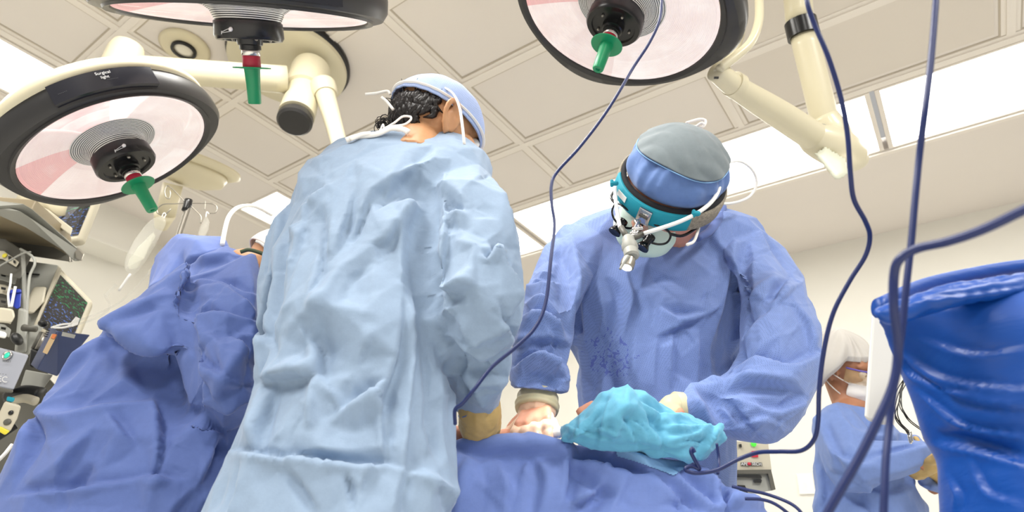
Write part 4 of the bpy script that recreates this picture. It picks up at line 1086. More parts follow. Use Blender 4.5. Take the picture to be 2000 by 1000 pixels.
B_ST = [('v', 8, 12, [(1188, 536), (1204, 588), (1198, 660)]), ('f', 8, 10, [(1230, 546), (1240, 590), (1225, 640)]), ('r', 6, 10, [(1170, 560), (1180, 620), (1160, 680)]),
 ('v', 7, 9, [(1292, 593), (1318, 609), (1380, 609)]), ('r', 6, 9, [(1296, 604), (1330, 622), (1376, 618)]), ('f', 7, 9, [(1382, 614), (1344, 632), (1300, 652)]),
 ('f', 6, 9, [(1318, 650), (1314, 700), (1313, 750)]), ('f', 6, 9, [(1370, 660), (1366, 745)]), ('f', 5, 9, [(1286, 660), (1278, 760)]), ('f', -5, 9, [(1240, 650), (1228, 740)]),
 ('v', 26, 20, [(1462, 470), (1448, 530), (1438, 590), (1424, 690), (1412, 750)]), ('r', 10, 18, [(1436, 470), (1420, 560), (1400, 660)]),
 ('f', 14, 16, [(1427, 675), (1470, 630), (1505, 600), (1534, 555)]), ('f', 12, 14, [(1542, 572), (1500, 604), (1450, 650)]), ('r', 8, 16, [(1450, 590), (1490, 560), (1540, 540)]),
 ('f', 14, 14, [(1422, 722), (1480, 702), (1540, 714), (1594, 690)]), ('r', 12, 12, [(1344, 766), (1396, 746), (1469, 740), (1552, 746)]), ('v', 12, 12, [(1400, 762), (1470, 756), (1550, 762)]),
 ('v', 14, 10, [(1365, 768), (1427, 791), (1448, 822), (1479, 850)]), ('f', 10, 12, [(1480, 790), (1520, 800), (1570, 780)]), ('f', 8, 12, [(1455, 830), (1490, 815), (1530, 830)]),
 ('v', 8, 14, [(1500, 450), (1530, 500), (1560, 560)]), ('f', -8, 12, [(1555, 600), (1580, 640), (1590, 680)]),
 ('v', 22, 18, [(1092, 480), (1110, 560), (1118, 610), (1122, 660)]), ('f', 8, 12, [(1030, 556), (1062, 550), (1100, 536)]), ('f', 12, 12, [(1001, 626), (1058, 609), (1115, 642)]),
 ('f', -12, 12, [(1006, 673), (1068, 661), (1110, 673)]), ('f', 12, 12, [(1001, 716), (1048, 692), (1108, 713)]), ('v', 12, 10, [(1008, 750), (1042, 736), (1100, 752)]),
 ('r', 8, 12, [(1010, 690), (1040, 676), (1060, 690)]), ('f', 8, 10, [(1020, 590), (1060, 580), (1100, 600)]), ('f', 7, 10, [(1070, 640), (1090, 690), (1080, 740)]),
 ('r', 6, 14, [(1115, 440), (1135, 560), (1140, 640)]), ('v', 7, 16, [(1340, 560), (1300, 540), (1260, 560)]), ('f', 7, 16, [(1440, 520), (1400, 480), (1380, 440)]), ('v', 6, 14, [(1180, 700), (1200, 760), (1190, 800)]),
 ('v', 9, 12, [(1385, 770), (1400, 800), (1420, 830)]), ('r', 8, 10, [(1350, 775), (1375, 800), (1400, 840)])]
sc = PF(1195, 700, 1.25)
gB = garment('surgical_gown', [loft(torsoB, 80, 64), loft(sleeveBR, 50, 40), loft(sleeveBL, 60, 40)], .0042, MT['gownA'], rB, B_ST + creases(45, (1080, 450, 1450, 850), 95, 25, 50, 3, 1.8, 3) + creases(40, (1400, 480, 1600, 850), -35, 35, 38, 3, 2.5, 4) + creases(30, (1000, 480, 1120, 780), -15, 30, 30, 3, 2.5, 5), (.003, 4, 21), 3, 1.5, (1100, .0068, 8000, .0016))
gB.data.materials.clear(); st_local = tuple(PF(1190, 690, 1.275) - np.array(rB.location))
MT['gownB'] = fabric('blue_textured_gown_cloth', (112, 134, 188), .3, cscale=7, dots=330, stain=st_local)
gB.data.materials.append(MT['gownB'])
tuck(bB, gB, [(hB, .15), (PF(1045, 855, 1.17), .11), (PF(1240, 800, 1.14), .12)])
# ribbed neck edge
mk('neckline_binding', tube([PF(1362, 466, 1.235), PF(1385, 452, 1.25), PF(1402, 430, 1.28), PF(1412, 408, 1.31), PF(1408, 400, 1.34)], [.008, .010, .011, .010, .008], seg=10), MT['gownC'], rB)
# latex cuffs and gloves
gl = [capsule(PF(1050, 798, 1.172), PF(1048, 806, 1.174), .038, .037)] + hand_solids(PF(1048, 803, 1.173), dRB, nRB, -1, [.7, .75, .8, .9], 1.0, 1.10)
v, f, e = fuse(gl, .0026, 3); nm = normals(v, f); v = v + nm * crumple(v, .0012, 30, 6)[:, None]
g = mk('glove', (v, f), MT['latex_skin'], rB)
c0, c1_, c2_ = PF(1052, 758, 1.184), PF(1050, 788, 1.170), PF(1048, 803, 1.172)
mk('glove_cuff', skin_rings(lathe([(.020, .006), (.028, .007), (.033, .010), (.0385, .016), (.0405, .020), (.0405, .030), (.0425, .034), (.0435, .037), (.0415, .040), (.0425, .044), (.0405, .050), (.02, .050)], c0, c2_ - c0, 40)), MT['latex'], g)
gl = [capsule(PF(1334, 801, 1.150), PF(1318, 802, 1.148), .032, .032)] + hand_solids(PF(1322, 802, 1.148), dLB, nrm(np.array([0, .2, -1])), 1, .45, 1.0, 1.08)
v, f, e = fuse(gl, .0028, 3)
g = mk('glove', (v, f), MT['latex'], rB)
c0 = PF(1352, 804, 1.156); c2_ = PF(1322, 800, 1.148)
mk('glove_cuff', skin_rings(lathe([(.020, 0), (.034, 0), (.036, .003), (.034, .006), (.033, .038), (.02, .04)], c0, c2_ - c0, 40)), MT['latex'], g)
# cap of B
cB = hB + FB[2] * .036
def capB_r(u, t): return -.16 * max(0, (u - .72) / .28) ** 2 + 2.0 * (1 - u ** 5) * (.015 * math.sin(7 * t + 4 * u) + .010 * math.sin(19 * t + 2 * math.sin(4 * t)) * (1 if u > .35 else .3) + .012 * math.sin(11 * t - 6 * u)) * min(1, u * 2.2)
mk('surgical_cap', shell(cB, FB, [.114, .130, .122], lambda t: 1.52, 80, 140, wr=capB_r), MT['capB'], rB)
def crown_r(u, t):
    x, y = u * math.cos(t), u * math.sin(t)
    return .022 * abs(math.sin(3.2 * y + 1.1 * math.sin(2.3 * x) + 1.0)) * u + .022 * abs(math.sin(7.5 * y + 1.6 * math.sin(3 * x))) * (.4 + .6 * u) + .005 * math.sin(16 * y + 3 * math.sin(5 * x)) + .008
mk('cap_crown', shell(cB, FB, [.1185, .1345, .1265], lambda t: .92 + .04 * math.sin(3 * t), 60, 110, wr=crown_r), MT['capcrown'], rB)
ringc = [cB + (np.array([math.sin(.94 + .04 * math.sin(3 * t)) * math.cos(t), math.sin(.94 + .04 * math.sin(3 * t)) * math.sin(t), math.cos(.94 + .04 * math.sin(3 * t))]) * np.array([.1185, .1345, .1265]) * 1.018) @ FB for t in np.linspace(0, 2 * math.pi, 40)]
mk('cap_seam', tube(ringc, .0011, n=120, seg=6), MT['patch'], rB)
mk('cap_tie', join(tube([PF(1340, 240, 1.20), PF(1365, 233, 1.2), PF(1378, 236, 1.2), PF(1372, 248, 1.2), PF(1350, 246, 1.2)], .0035, seg=8), tube([PF(1355, 250, 1.2), PF(1370, 240, 1.19), PF(1376, 244, 1.19)], .003, seg=8)), MT['white_cloth'], rB)
# mask of B
mb = hB + FB[1] * .050 - FB[2] * .060
mkB = shell(mb, np.array([FB[0], -FB[2], FB[1]]), [.074, .066, .076], lambda t: 1.42, 40, 60, wr=lambda u, t: .015 * math.sin(8 * t) * u)
mk('face_mask', mkB, MT['mask_green'], rB)
mk('mask_strap', join(tube([PF(1342, 478, 1.08), PF(1356, 470, 1.10), PF(1366, 440, 1.12), PF(1372, 415, 1.14), PF(1374, 400, 1.16)], .0032, seg=8), ), MT['white_cloth'], rB)
def hq(x, y, z): return hB + (np.array([x, y, z]) * HSB) @ FB
# headlight
rH = root('surgical_headlight', hq(0, .1, .0), 'surgical headlight on teal padded headband with white side arms, worn by the surgeon', 'headlight')
def bandring(t0, t1, r_in, r_out, zb, hh, nseg=60, tilt=0.0):
    ths = np.linspace(t0, t1, nseg); R_ = []
    for t in ths:
        ring = []
        for (kk, z) in ((r_in, -hh), (r_out, -hh * .8), (r_out + .001, 0), (r_out, hh * .8), (r_in, hh)):
            ring.append(hq((.092 + kk) * math.cos(t), -.003 + (.108 + kk) * math.sin(t), zb + z + tilt * math.sin(t)))
        R_.append(ring)
    return skin_rings(np.array(R_))
zb = .024
mk('foam_band', bandring(0, 2 * math.pi, .001, .008, zb + .006, .020, 90, -.012), MT['blackfoam'], rH)
mk('front_band', bandring(math.pi / 2 - 1.0, math.pi / 2 + .85, .009, .013, zb, .019, 50, -.012), MT['tealband'], rH)
mk('side_band', bandring(math.pi / 2 + .82, math.pi / 2 + 3.0, .0085, .0125, zb, .019, 50, -.012), MT['meshband'], rH)
mk('side_band', bandring(math.pi / 2 - 3.0, math.pi / 2 - .98, .0085, .0125, zb, .019, 50, -.012), MT['meshband'], rH)
def bt(t, kk, z): return hq((.092 + kk) * math.cos(t), -.003 + (.108 + kk) * math.sin(t), zb + z - .012 * math.sin(t))
mk('label_strip', box(bt(math.pi / 2 - .52, .0145, .002), -FB[0] * math.sin(math.pi / 2 - .52) + FB[1] * math.cos(math.pi / 2 - .52), FB[2], np.cross(FB[0], FB[2]), .016, .006, .0012), MT['whitepl'], rH, smooth=False)
br = mk('bracket', box(bt(math.pi / 2 + .06, .018, 0), FB[0], FB[2], FB[1], .0145, .0165, .004, .0015), MT['chrome'], rH, angle=30)
mk('bracket_slot', box(bt(math.pi / 2 + .06, .0225, .001), FB[0], FB[2], FB[1], .010, .0025, .001), MT['greyd'], br, smooth=False)
JF = lambda x, y, k: P(x, y, k)
dj = 1.2
mk('hinge_link', join(tube([P(1248, 432, 1.235), P(1240, 447, 1.215), P(1236, 458, 1.205)], .0045, seg=10), tube([P(1240, 430, 1.235), P(1248, 447, 1.215), P(1234, 462, 1.2)], .0035, seg=10), capsule(P(1238, 448, 1.21), P(1252, 446, 1.21), .0045, .0045), capsule(P(1234, 457, 1.205), P(1242, 456, 1.205), .005, .005)), MT['chrome'], rH)
mk('side_arm', tube([P(1201, 362, 1.30), P(1203, 395, 1.27), P(1210, 440, 1.235), P(1215, 448, 1.225)], .0042, seg=14), MT['whitepl'], rH)
mk('side_arm', tube([P(1408, 338, 1.30), P(1402, 375, 1.255), P(1378, 405, 1.225), P(1330, 432, 1.205), P(1258, 456, 1.20)], .0042, seg=14), MT['whitepl'], rH)
for (a, b) in ((P(1213, 444, 1.228), P(1226, 466, 1.205)), (P(1256, 457, 1.21), P(1222, 470, 1.2))):
    mk('arm_sleeve', tube([a, b], .0062, seg=16), MT['greyd'], rH)
for (x, y, k) in ((1200, 358, 1.28), (1360, 417, 1.21), (1412, 332, 1.30)):
    mk('clip', join(capsule(P(x - 4, y, k), P(x + 3, y, k), .0055, .0055), capsule(P(x - 5, y - 4, k), P(x - 5, y + 4, k), .004, .004)), MT['tealband'], rH)
l0, l1 = P(1227, 468, 1.198), P(1234, 500, 1.165); la = nrm(l1 - l0); LL = np.linalg.norm(l1 - l0)
lh = mk('lamp_housing', skin_rings(lathe([(.002, -.006), (.010, -.006), (.0125, .0), (.0125, .012), (.0155, .014), (.0160, .024), (.0135, .030), (.0145, .033), (.0145, LL), (.011, LL + .004), (.002, LL + .004)], l0, la, 36)), MT['grey'], rH, angle=35)
mk('lamp_nozzle', skin_rings(lathe([(.002, 0), (.0115, 0), (.0135, .008), (.0135, .020), (.0115, .022), (.002, .021)], P(1229, 505, 1.165), nrm(P(1222, 528, 1.15) - P(1229, 505, 1.165)), 32)), MT['steel'], lh, angle=35)
mk('lamp_glass', skin_rings(lathe([(.001, .0215), (.010, .0215), (.010, .0228), (.001, .0230)], P(1229, 505, 1.165), nrm(P(1222, 528, 1.15) - P(1229, 505, 1.165)), 24)), mat('headlight_glass', (255, 255, 255), .3, emit=(255, 255, 255), estr=3), lh)
mk('focus_lever', tube([P(1228, 500, 1.15), P(1218, 514, 1.145), P(1211, 526, 1.14)], [.0035, .0028, .0024], seg=10), MT['grey'], lh)
mk('light_cable', tube([P(1408, 330, 1.38), P(1425, 317, 1.42), P(1448, 316, 1.46), P(1470, 333, 1.49), P(1478, 358, 1.5), P(1466, 382, 1.5), P(1442, 394, 1.48), P(1415, 398, 1.46), P(1398, 394, 1.44)], .0032, n=60, seg=10), MT['whitepl'], rH)
lamp_spot('headlight_beam', P(1214, 546, 1.13), PF(1064, 828, 1.12), 9, 14, .5, .008, (1, 1, 1))
# loupe glasses
rG = root('loupe_glasses', hq(0, .1, 0), 'black spectacles with small black magnifying loupes on the surgeon', 'glasses')
def rimp(sx, k):
    pts = []
    for t in np.linspace(0, 2 * math.pi, 21):
        cx, sz = math.cos(t), math.sin(t)
        pts.append(hq(sx * .034 + .028 * np.sign(cx) * abs(cx) ** .8, .112 - .012 * abs(cx) * (1 if cx * sx > 0 else 0), -.018 + .0195 * np.sign(sz) * abs(sz) ** .8))
    return pts
for sx in (-1, 1):
    mk('rim', tube(rimp(sx, 0), .0024, n=60, seg=8), MT['lensblack'], rG)
    pts = np.array(rimp(sx, 0)[:-1]); ctr = pts.mean(0)
    mk('lens', (np.concatenate([pts, pts + FB[1] * .0015, [ctr - FB[1] * .001, ctr + FB[1] * .002]]), [[20 * 2, (i + 1) % 20, i] for i in range(20)] + [[41, 20 + i, 20 + (i + 1) % 20] for i in range(20)] + [[i, (i + 1) % 20, 20 + (i + 1) % 20, 20 + i] for i in range(20)]), MT['spec_glass'], rG)
    mk('temple', tube([hq(sx * .060, .100, -.008), hq(sx * .078, .085, -.008), hq(sx * .087, .04, -.006), hq(sx * .088, .0, -.002)], .0032, seg=8), MT['lensblack'], rG)
    q0 = hq(sx * .030, .113, -.026)
    lp = mk('loupe', skin_rings(lathe([(.002, -.002), (.011, -.002), (.012, .004), (.0095, .010), (.009, .020), (.0105, .022), (.014, .030), (.014, .033), (.002, .032)], q0, nrm(FB[1] * .9 - FB[2] * .55), 32)), MT['lensblack'], rG, angle=35)
mk('bridge', tube([hq(-.009, .112, -.014), hq(0, .115, -.011), hq(.009, .112, -.014)], .0025, seg=8), MT['lensblack'], rG)

# ============ the bending person in deep blue (left)
rC = root('person', np.array([PF(330, 900, 1.25)[0], 1.28, 0]), 'person in deep blue gown at left, bent over with back to the camera', 'person')
hC = PF(548, 532, 1.36); FC = frame((.62, .55, .55), (.75, -.6, .3))
neckC = PF(480, 535, 1.30)
pelC = PF(215, 900, 1.20); shC = PF(425, 590, 1.22); elC = PF(425, 740, 1.20); wC = PF(425, 790, 1.20)
sh2C = PF(385, 540, 1.38); el2C = PF(440, 700, 1.40); w2C = PF(500, 780, 1.38)
dC = nrm(PF(400, 800, 1.40) - wC)
torsoC = [S_(478, 486, 500, 540, 1.30, .04), S_(430, 480, 512, 590, 1.29, .085), S_(365, 520, 508, 680, 1.27, .11), S_(285, 585, 498, 770, 1.25, .11), S_(200, 655, 485, 850, 1.23, .115),
          S_(120, 735, 455, 920, 1.20, .115), S_(45, 845, 415, 1010, 1.18, .115), S_(-25, 985, 385, 1110, 1.17, .115), S_(-80, 1200, 350, 1280, 1.17, .115), S_(-250, 2000, 330, 2050, 1.17, .15)]
sleeveC = [S_(352, 540, 495, 500, 1.21, .07), S_(347, 590, 506, 560, 1.155, .085), S_(345, 650, 508, 635, 1.115, .085), S_(344, 715, 502, 715, 1.10, .085), S_(346, 775, 494, 785, 1.115, .075), S_(356, 818, 480, 820, 1.14, .06), S_(390, 836, 460, 836, 1.16, .035)]
body = head_solids(hC, FC, 1.0, neckC) + [core(torsoC, .72, .70, 2, 8), capsule(neckC, torsoC[2][:3], .055, .08), limb(sleeveC, .5, 1, 4), capsule(sleeveC[3][:3], wC, .04, .03), capsule(torsoC[2][:3], el2C, .05, .036), capsule(el2C, w2C, .034, .026)]
body += hand_solids(wC, dC, np.array([.3, .2, -1]), 1, .5, .95) + hand_solids(w2C, nrm(PF(560, 800, 1.4) - w2C), np.array([.3, .2, -1]), -1, .5, .95)
legd = nrm(XR * .9 + np.array([0, .4, 0]))
body += legs_in(torsoC[7])
v, f, e = fuse(body, .005, 3); bC = mk('body', (v, f), MT['skinA'], rC); eyes(hC, FC, rC)
C_ST = [('f', -26, 26, [(207, 653), (241, 660), (280, 682), (314, 696), (345, 686)]), ('v', 30, 18, [(350, 505), (353, 570), (352, 640), (350, 700), (347, 754), (358, 826)]),
 ('f', 9, 10, [(360, 536), (420, 540), (504, 576)]), ('f', 12, 12, [(358, 625), (390, 612), (430, 612), (498, 626)]), ('v', 9, 12, [(386, 636), (430, 650), (498, 630)]), ('f', 8, 10, [(448, 648), (470, 668), (485, 690)]),
 ('f', 10, 11, [(353, 664), (392, 709), (430, 730), (482, 756)]), ('f', -8, 12, [(356, 700), (400, 750), (430, 790)]), ('r', 8, 14, [(470, 690), (440, 730), (420, 780)]), ('f', 8, 12, [(360, 560), (400, 552), (440, 560), (500, 600)]),
 ('f', 12, 12, [(358, 826), (403, 834), (431, 850)]), ('f', 12, 14, [(431, 853), (415, 900), (392, 946)]), ('r', 12, 14, [(60, 800), (112, 818), (200, 800), (308, 782)]), ('v', 12, 20, [(120, 790), (200, 770), (300, 765)]),
 ('f', 12, 12, [(308, 782), (314, 840), (314, 899), (297, 935)]), ('f', 10, 12, [(22, 966), (140, 950), (220, 942), (297, 933), (340, 946)]), ('f', 9, 14, [(218, 808), (240, 840), (258, 862)]),
 ('f', 10, 14, [(60, 804), (62, 850), (40, 910)]), ('f', 12, 16, [(213, 655), (160, 700), (112, 744)]), ('r', 8, 16, [(205, 655), (140, 740), (80, 800)]), ('v', 10, 18, [(240, 670), (190, 740), (130, 795)]),
 ('f', 8, 14, [(180, 850), (140, 890), (110, 930)]), ('v', 8, 12, [(170, 905), (130, 950), (110, 990)]), ('f', 10, 12, [(350, 520), (300, 565), (240, 600), (200, 660)]), ('f', 8, 14, [(330, 560), (270, 610), (215, 650)]),
 ('v', 10, 14, [(266, 712), (300, 745), (330, 770)]), ('f', 8, 12, [(440, 500), (380, 508), (350, 520)]), ('f', -8, 12, [(400, 800), (440, 810), (480, 790)]), ('v', 8, 12, [(400, 870), (440, 880), (460, 860)]),
 ('r', 8, 20, [(330, 880), (300, 960), (290, 1000)]), ('f', 8, 14, [(380, 960), (340, 1000), (320, 1040)])]
slv2 = [S_(440, 462, 470, 560, 1.38, .05), S_(392, 461, 430, 580, 1.39, .08), S_(344, 461, 385, 590, 1.40, .085), S_(302, 505, 350, 610, 1.41, .08), S_(290, 575, 330, 640, 1.41, .06), S_(289, 640, 320, 670, 1.41, .04)]
skirt = [S_(400, 860, 470, 840, 1.34, .04), S_(370, 900, 470, 900, 1.32, .08), S_(350, 1000, 450, 1000, 1.3, .09), S_(340, 1200, 440, 1200, 1.3, .09)]
gC = garment('surgical_gown', [loft(torsoC, 90, 72), loft(sleeveC, 50, 44), loft(slv2, 36, 36), loft(skirt, 30, 30), inflate([(372, 505), (330, 540), (270, 588), (205, 650), (208, 662), (245, 666), (285, 690), (318, 702), (350, 690), (372, 640)], 1.115, .050, 4, flat=34)], .0048, MT['gownC'], rC, C_ST + creases(50, (40, 560, 480, 1000), 130, 50, 50, 3.5, 2.2, 6) + creases(25, (350, 560, 500, 820), 20, 40, 36, 3.5, 2.5, 7), (.004, 4, 33), 4, 1.5, (800, .009, 5000, .0022))
tuck(bC, gC, [(hC, .13)])
# cap, straps and collar of C, only a sliver shows
mk('surgical_cap', shell(hC + FC[2] * .01, FC, [.088, .108, .10], lambda t: 1.75, 40, 60), MT['white_cloth'], rC)
mk('cap_band', tube([PF(470, 492, 1.20), PF(485, 488, 1.20), PF(500, 491, 1.20), PF(520, 498, 1.20), PF(540, 506, 1.2)], .0045, seg=8), MT['softgreen'], rC)
mk('mask_tie', tube([PF(500, 471, 1.2), PF(508, 474, 1.2), PF(518, 482, 1.2), PF(530, 490, 1.2)], .003, seg=8), MT['white_cloth'], rC)
mk('collar', tube([PF(490, 508, 1.19), PF(500, 522, 1.19), PF(506, 540, 1.19), PF(509, 556, 1.2)], .006, seg=10), MT['maroon'], rC)
mk('face_mask', shell(hC + FC[1] * .045 - FC[2] * .045, np.array([FC[0], -FC[2], FC[1]]), [.066, .072, .066], lambda t: 1.4, 24, 40), MT['white_cloth'], rC)
# white tube rising above the bent back
o = mk('air_hose', tube([PF(434, 478, 1.30), PF(438, 455, 1.32), PF(446, 425, 1.36), PF(460, 408, 1.42), PF(478, 402, 1.5), PF(500, 404, 1.6), PF(530, 420, 1.7)], .0055, seg=12), MT['whitepl'])
tag(o, 'thin white hose rising in a bend from the bent back in deep blue', 'hose')

# ============ the masked nurse in the background (right)
rD = root('person', np.array([PF(1665, 900, 2.3)[0], 2.3, 0]), 'person in white bouffant cap and white mask standing in the background at right', 'person')
hD = PF(1653, 722, 2.22); FD = frame((.10, .96, -.12), (.46, -.14, -.86))
neckD = PF(1668, 800, 2.24)
shD, elD, wD = PF(1632, 850, 2.15), PF(1665, 960, 2.10), PF(1812, 905, 2.05)
sh2D, el2D, w2D = PF(1740, 850, 2.32), PF(1790, 960, 2.25), PF(1845, 930, 2.12)
pelD = PF(1700, 1080, 2.25)
dD = nrm(PF(1835, 895, 2.0) - wD)
torsoD = [S_(1640, 778, 1695, 786, 2.24, .06), S_(1612, 795, 1720, 800, 2.24, .10), S_(1592, 835, 1752, 840, 2.25, .125), S_(1588, 900, 1772, 900, 2.25, .13), S_(1592, 950, 1790, 950, 2.25, .13), S_(1588, 1010, 1812, 1010, 2.25, .13), S_(1580, 1200, 1830, 1200, 2.25, .13), S_(1570, 1600, 1850, 1600, 2.25, .13)]
slD = [S_(1605, 808, 1672, 812, 2.17, .06), S_(1592, 850, 1690, 850, 2.13, .075), S_(1602, 890, 1720, 910, 2.11, .08), S_(1640, 895, 1712, 958, 2.09, .075), S_(1690, 876, 1765, 956, 2.08, .07), S_(1760, 862, 1800, 925, 2.065, .055), S_(1795, 868, 1816, 906, 2.06, .04)]
slD2 = [S_(1740, 850, 1790, 850, 2.28, .06), S_(1770, 890, 1840, 900, 2.24, .06), S_(1790, 930, 1850, 940, 2.2, .06), S_(1800, 950, 1850, 962, 2.16, .05)]
body = head_solids(hD, FD, 1.04, neckD) + [core(torsoD, .74, .72, 1, 7), capsule(torsoD[1][:3], PF(1640, 840, 2.18), .06, .05), capsule(PF(1640, 840, 2.18), PF(1664, 915, 2.12), .045, .038), capsule(PF(1664, 915, 2.12), wD, .036, .025), limb(slD2, .5)]
body += hand_solids(wD, dD, np.array([.2, .2, -1]), 1, .6, .95, .9) + hand_solids(w2D, nrm(PF(1815, 900, 2.06) - w2D), np.array([0, .5, .8]), -1, .7, .95, .9) + legs_in(torsoD[5])
v, f, e = fuse(body, .0045, 3); bD = mk('body', (v, f), MT['skinD'], rD); eyes(hD, FD, rD, 1.04)
D_ST = [('f', 16, 12, [(1608, 830), (1622, 870), (1640, 890)]), ('f', 16, 10, [(1640, 890), (1680, 905), (1720, 890), (1800, 870)]), ('v', 22, 12, [(1628, 880), (1640, 920), (1660, 945)]), ('f', 12, 12, [(1690, 950), (1740, 965), (1790, 940)]),
 ('f', 12, 12, [(1594, 905), (1610, 960), (1600, 1000)]), ('f', 10, 12, [(1640, 800), (1680, 840), (1740, 850)]), ('f', 10, 12, [(1660, 980), (1700, 1000), (1720, 1040)]), ('v', 10, 8, [(1600, 920), (1660, 950), (1690, 985)])]
gD = garment('surgical_gown', [loft(torsoD, 60, 48), capsule(PF(1640, 835, 2.17), PF(1662, 915, 2.10), .078, .082, 24), capsule(PF(1662, 915, 2.10), PF(1795, 886, 2.06), .082, .052, 24), loft(slD2, 30, 28)], .008, MT['gownD'], rD, D_ST, (.005, 4.5, 44), 4, 1.0, (700, .010, 3000, .003))
tuck(bD, gD, [(hD, .16), (wD + dD * .09, .10), (w2D + dD * .02, .10)])
bou = shell(hD + FD[2] * .022 - FD[1] * .042 + M[:, 0] * -.012, FD, [.132, .138, .125], lambda t: 1.28 + 1.10 * min(1, max(0, (.80 - math.sin(t)) / .5)), 70, 120,
            wr=lambda u, t: .05 * math.sin(21 * t + 2 * math.sin(5 * t)) * u + .05 * math.sin(5 * t + 7 * u) * u - .9 * max(0, u - .88))
mk('bouffant_cap', bou, MT['bouffant'], rD)
mk('face_mask', shell(hD + FD[1] * .050 - FD[2] * .052, np.array([FD[0], -FD[2], FD[1]]), [.066, .064, .070], lambda t: 1.5, 30, 48, wr=lambda u, t: .03 * math.sin(8 * t) * u), MT['white_cloth'], rD)
def dq(x, y, z): return hD + np.array([x, y, z]) * 1.04 @ FD
mk('mask_strap', join(tube([dq(.060, .06, -.03), dq(.078, .02, -.015), dq(.083, -.02, .0)], .002, seg=6), tube([dq(.055, .05, -.085), dq(.074, .01, -.06), dq(.080, -.02, -.04)], .002, seg=6)), MT['white_cloth'], rD)
gg = root('safety_goggles', dq(0, .1, .01), 'clear safety goggles with violet rim on the person with the white bouffant cap', 'goggles')
ths = np.linspace(math.pi * .1, math.pi * .9, 24)
Rg = np.array([[dq(.080 * math.cos(t), .012 + .103 * math.sin(t), z) for z in (-.022, .026)] + [dq(.082 * math.cos(t), .012 + .105 * math.sin(t), z) for z in (.026, -.022)] for t in ths])
mk('lens', skin_rings(Rg), mat('goggle_lens', (205, 175, 130), .1, alpha=.35), gg)
mk('rim', tube([dq(.081 * math.cos(t), .012 + .106 * math.sin(t), .027) for t in ths], .003, n=48, seg=8), MT['violet'], gg)
for (w_, d_, s_) in ((wD, dD, 1), (w2D, nrm(PF(1815, 900, 2.06) - w2D), -1)):
    sol = [capsule(w_ - d_ * .05, w_ + d_ * .01, .038, .034)] + hand_solids(w_, d_, np.array([.2, .2, -1]) if s_ == 1 else np.array([0, .5, .8]), s_, .65, 1.02, 1.15)
    v, f, e = fuse(sol, .004, 3); nm = normals(v, f); v = v + nm * crumple(v, .002, 30, 9)[:, None]
    mk('glove', (v, f), MT['latex_brown'], rD)

# ------------------------------------------------------------------ table, drape, cloths
tx0, tx1 = PF(640, 880, 1.16)[0], PF(1420, 900, 1.16)[0]
r = root('operating_table', np.array([(tx0 + tx1) / 2, 1.14, 0]), 'operating table hidden under the blue drape between the surgeons', 'table')
mk('table_top', box(np.array([(tx0 + tx1) / 2, 1.14, .86]), XR, np.array([0, 1, 0]), Z3, (tx1 - tx0) / 2 - .12, .07, .03, .01), MT['darker'], r)
mk('column', box(np.array([(tx0 + tx1) / 2, 1.14, .44]), XR, np.array([0, 1, 0]), Z3, .10, .06, .40, .01), MT['steel'], r)
mk('base', box(np.array([(tx0 + tx1) / 2, 1.14, .03]), XR, np.array([0, 1, 0]), Z3, .25, .10, .03, .01), MT['steel'], r)
FD0 = 1.06
tops = [(800, 868), (860, 862), (885, 860), (940, 856), (1000, 855), (1060, 858), (1120, 864), (1180, 869), (1240, 876), (1300, 885), (1350, 895), (1395, 915), (1430, 942), (1465, 966), (1500, 990), (1540, 1022), (1590, 1080), (1640, 1180)]
st = []
for i, (x, y) in enumerate(tops):
    p = PF(x, y - 6, FD0); zt_ = p[2]; zb_ = .52
    k = min(1, i / 2. + .7) * (1 if i < 12 else max(.35, 1 - (i - 12) * .12))
    c = np.array([p[0], FD0 + .075, (zt_ + zb_) / 2])
    st.append(np.concatenate([c, np.array([0, 0, (zt_ - zb_) / 2]), np.array([0, .115 * k, 0])]))
q = np.array(st)
DR_ST = [('f', -16, 16, [(890, 871), (960, 874), (1040, 880), (1115, 887)]), ('f', 14, 14, [(1115, 886), (1160, 900), (1205, 914), (1274, 925)]), ('f', 12, 14, [(1119, 890), (1109, 940), (1100, 1000)]),
 ('f', -14, 16, [(1200, 880), (1240, 900), (1270, 922)]), ('f', 14, 18, [(1274, 925), (1305, 950), (1352, 1000)]), ('r', 10, 18, [(920, 880), (905, 930), (887, 1000)]), ('f', 12, 14, [(1180, 940), (1160, 970), (1120, 985)]),
 ('v', 14, 14, [(1118, 905), (1140, 930), (1180, 960)]), ('f', 12, 12, [(1370, 925), (1400, 940), (1415, 985)]), ('f', 12, 12, [(1330, 925), (1360, 960), (1400, 990)]), ('v', 14, 10, [(1318, 975), (1330, 1000)]),
 ('f', -10, 12, [(1420, 950), (1425, 990)]), ('r', 12, 10, [(1400, 990), (1440, 982), (1500, 990)]), ('f', 8, 14, [(980, 900), (1000, 950), (990, 1000)]), ('f', -8, 20, [(1040, 890), (1060, 940), (1050, 1000)]), ('f', 7, 14, [(1230, 930), (1200, 1000)])]
dr = garment('surgical_drape', [loft([s for s in q], 110, 90, 3.4)], .0055, MT['drape'], None, DR_ST + creases(30, (890, 870, 1500, 1000), 60, 50, 50, 3.5, 2, 8), (.003, 4, 61), 4, 1.5, (420, .008, 3000, .0018))
tag(dr, 'large blue drape covering the operating table in the foreground', 'drape')
pt = [(1200, 876), (1260, 884), (1350, 900), (1352, 906), (1316, 930), (1290, 920), (1240, 902), (1205, 892)]
o = mk('adhesive_patch', decal(pt, dr, .0022, 2), MT['patch']); tag(o, 'pale blue adhesive film patch along the top of the blue drape', 'patch')
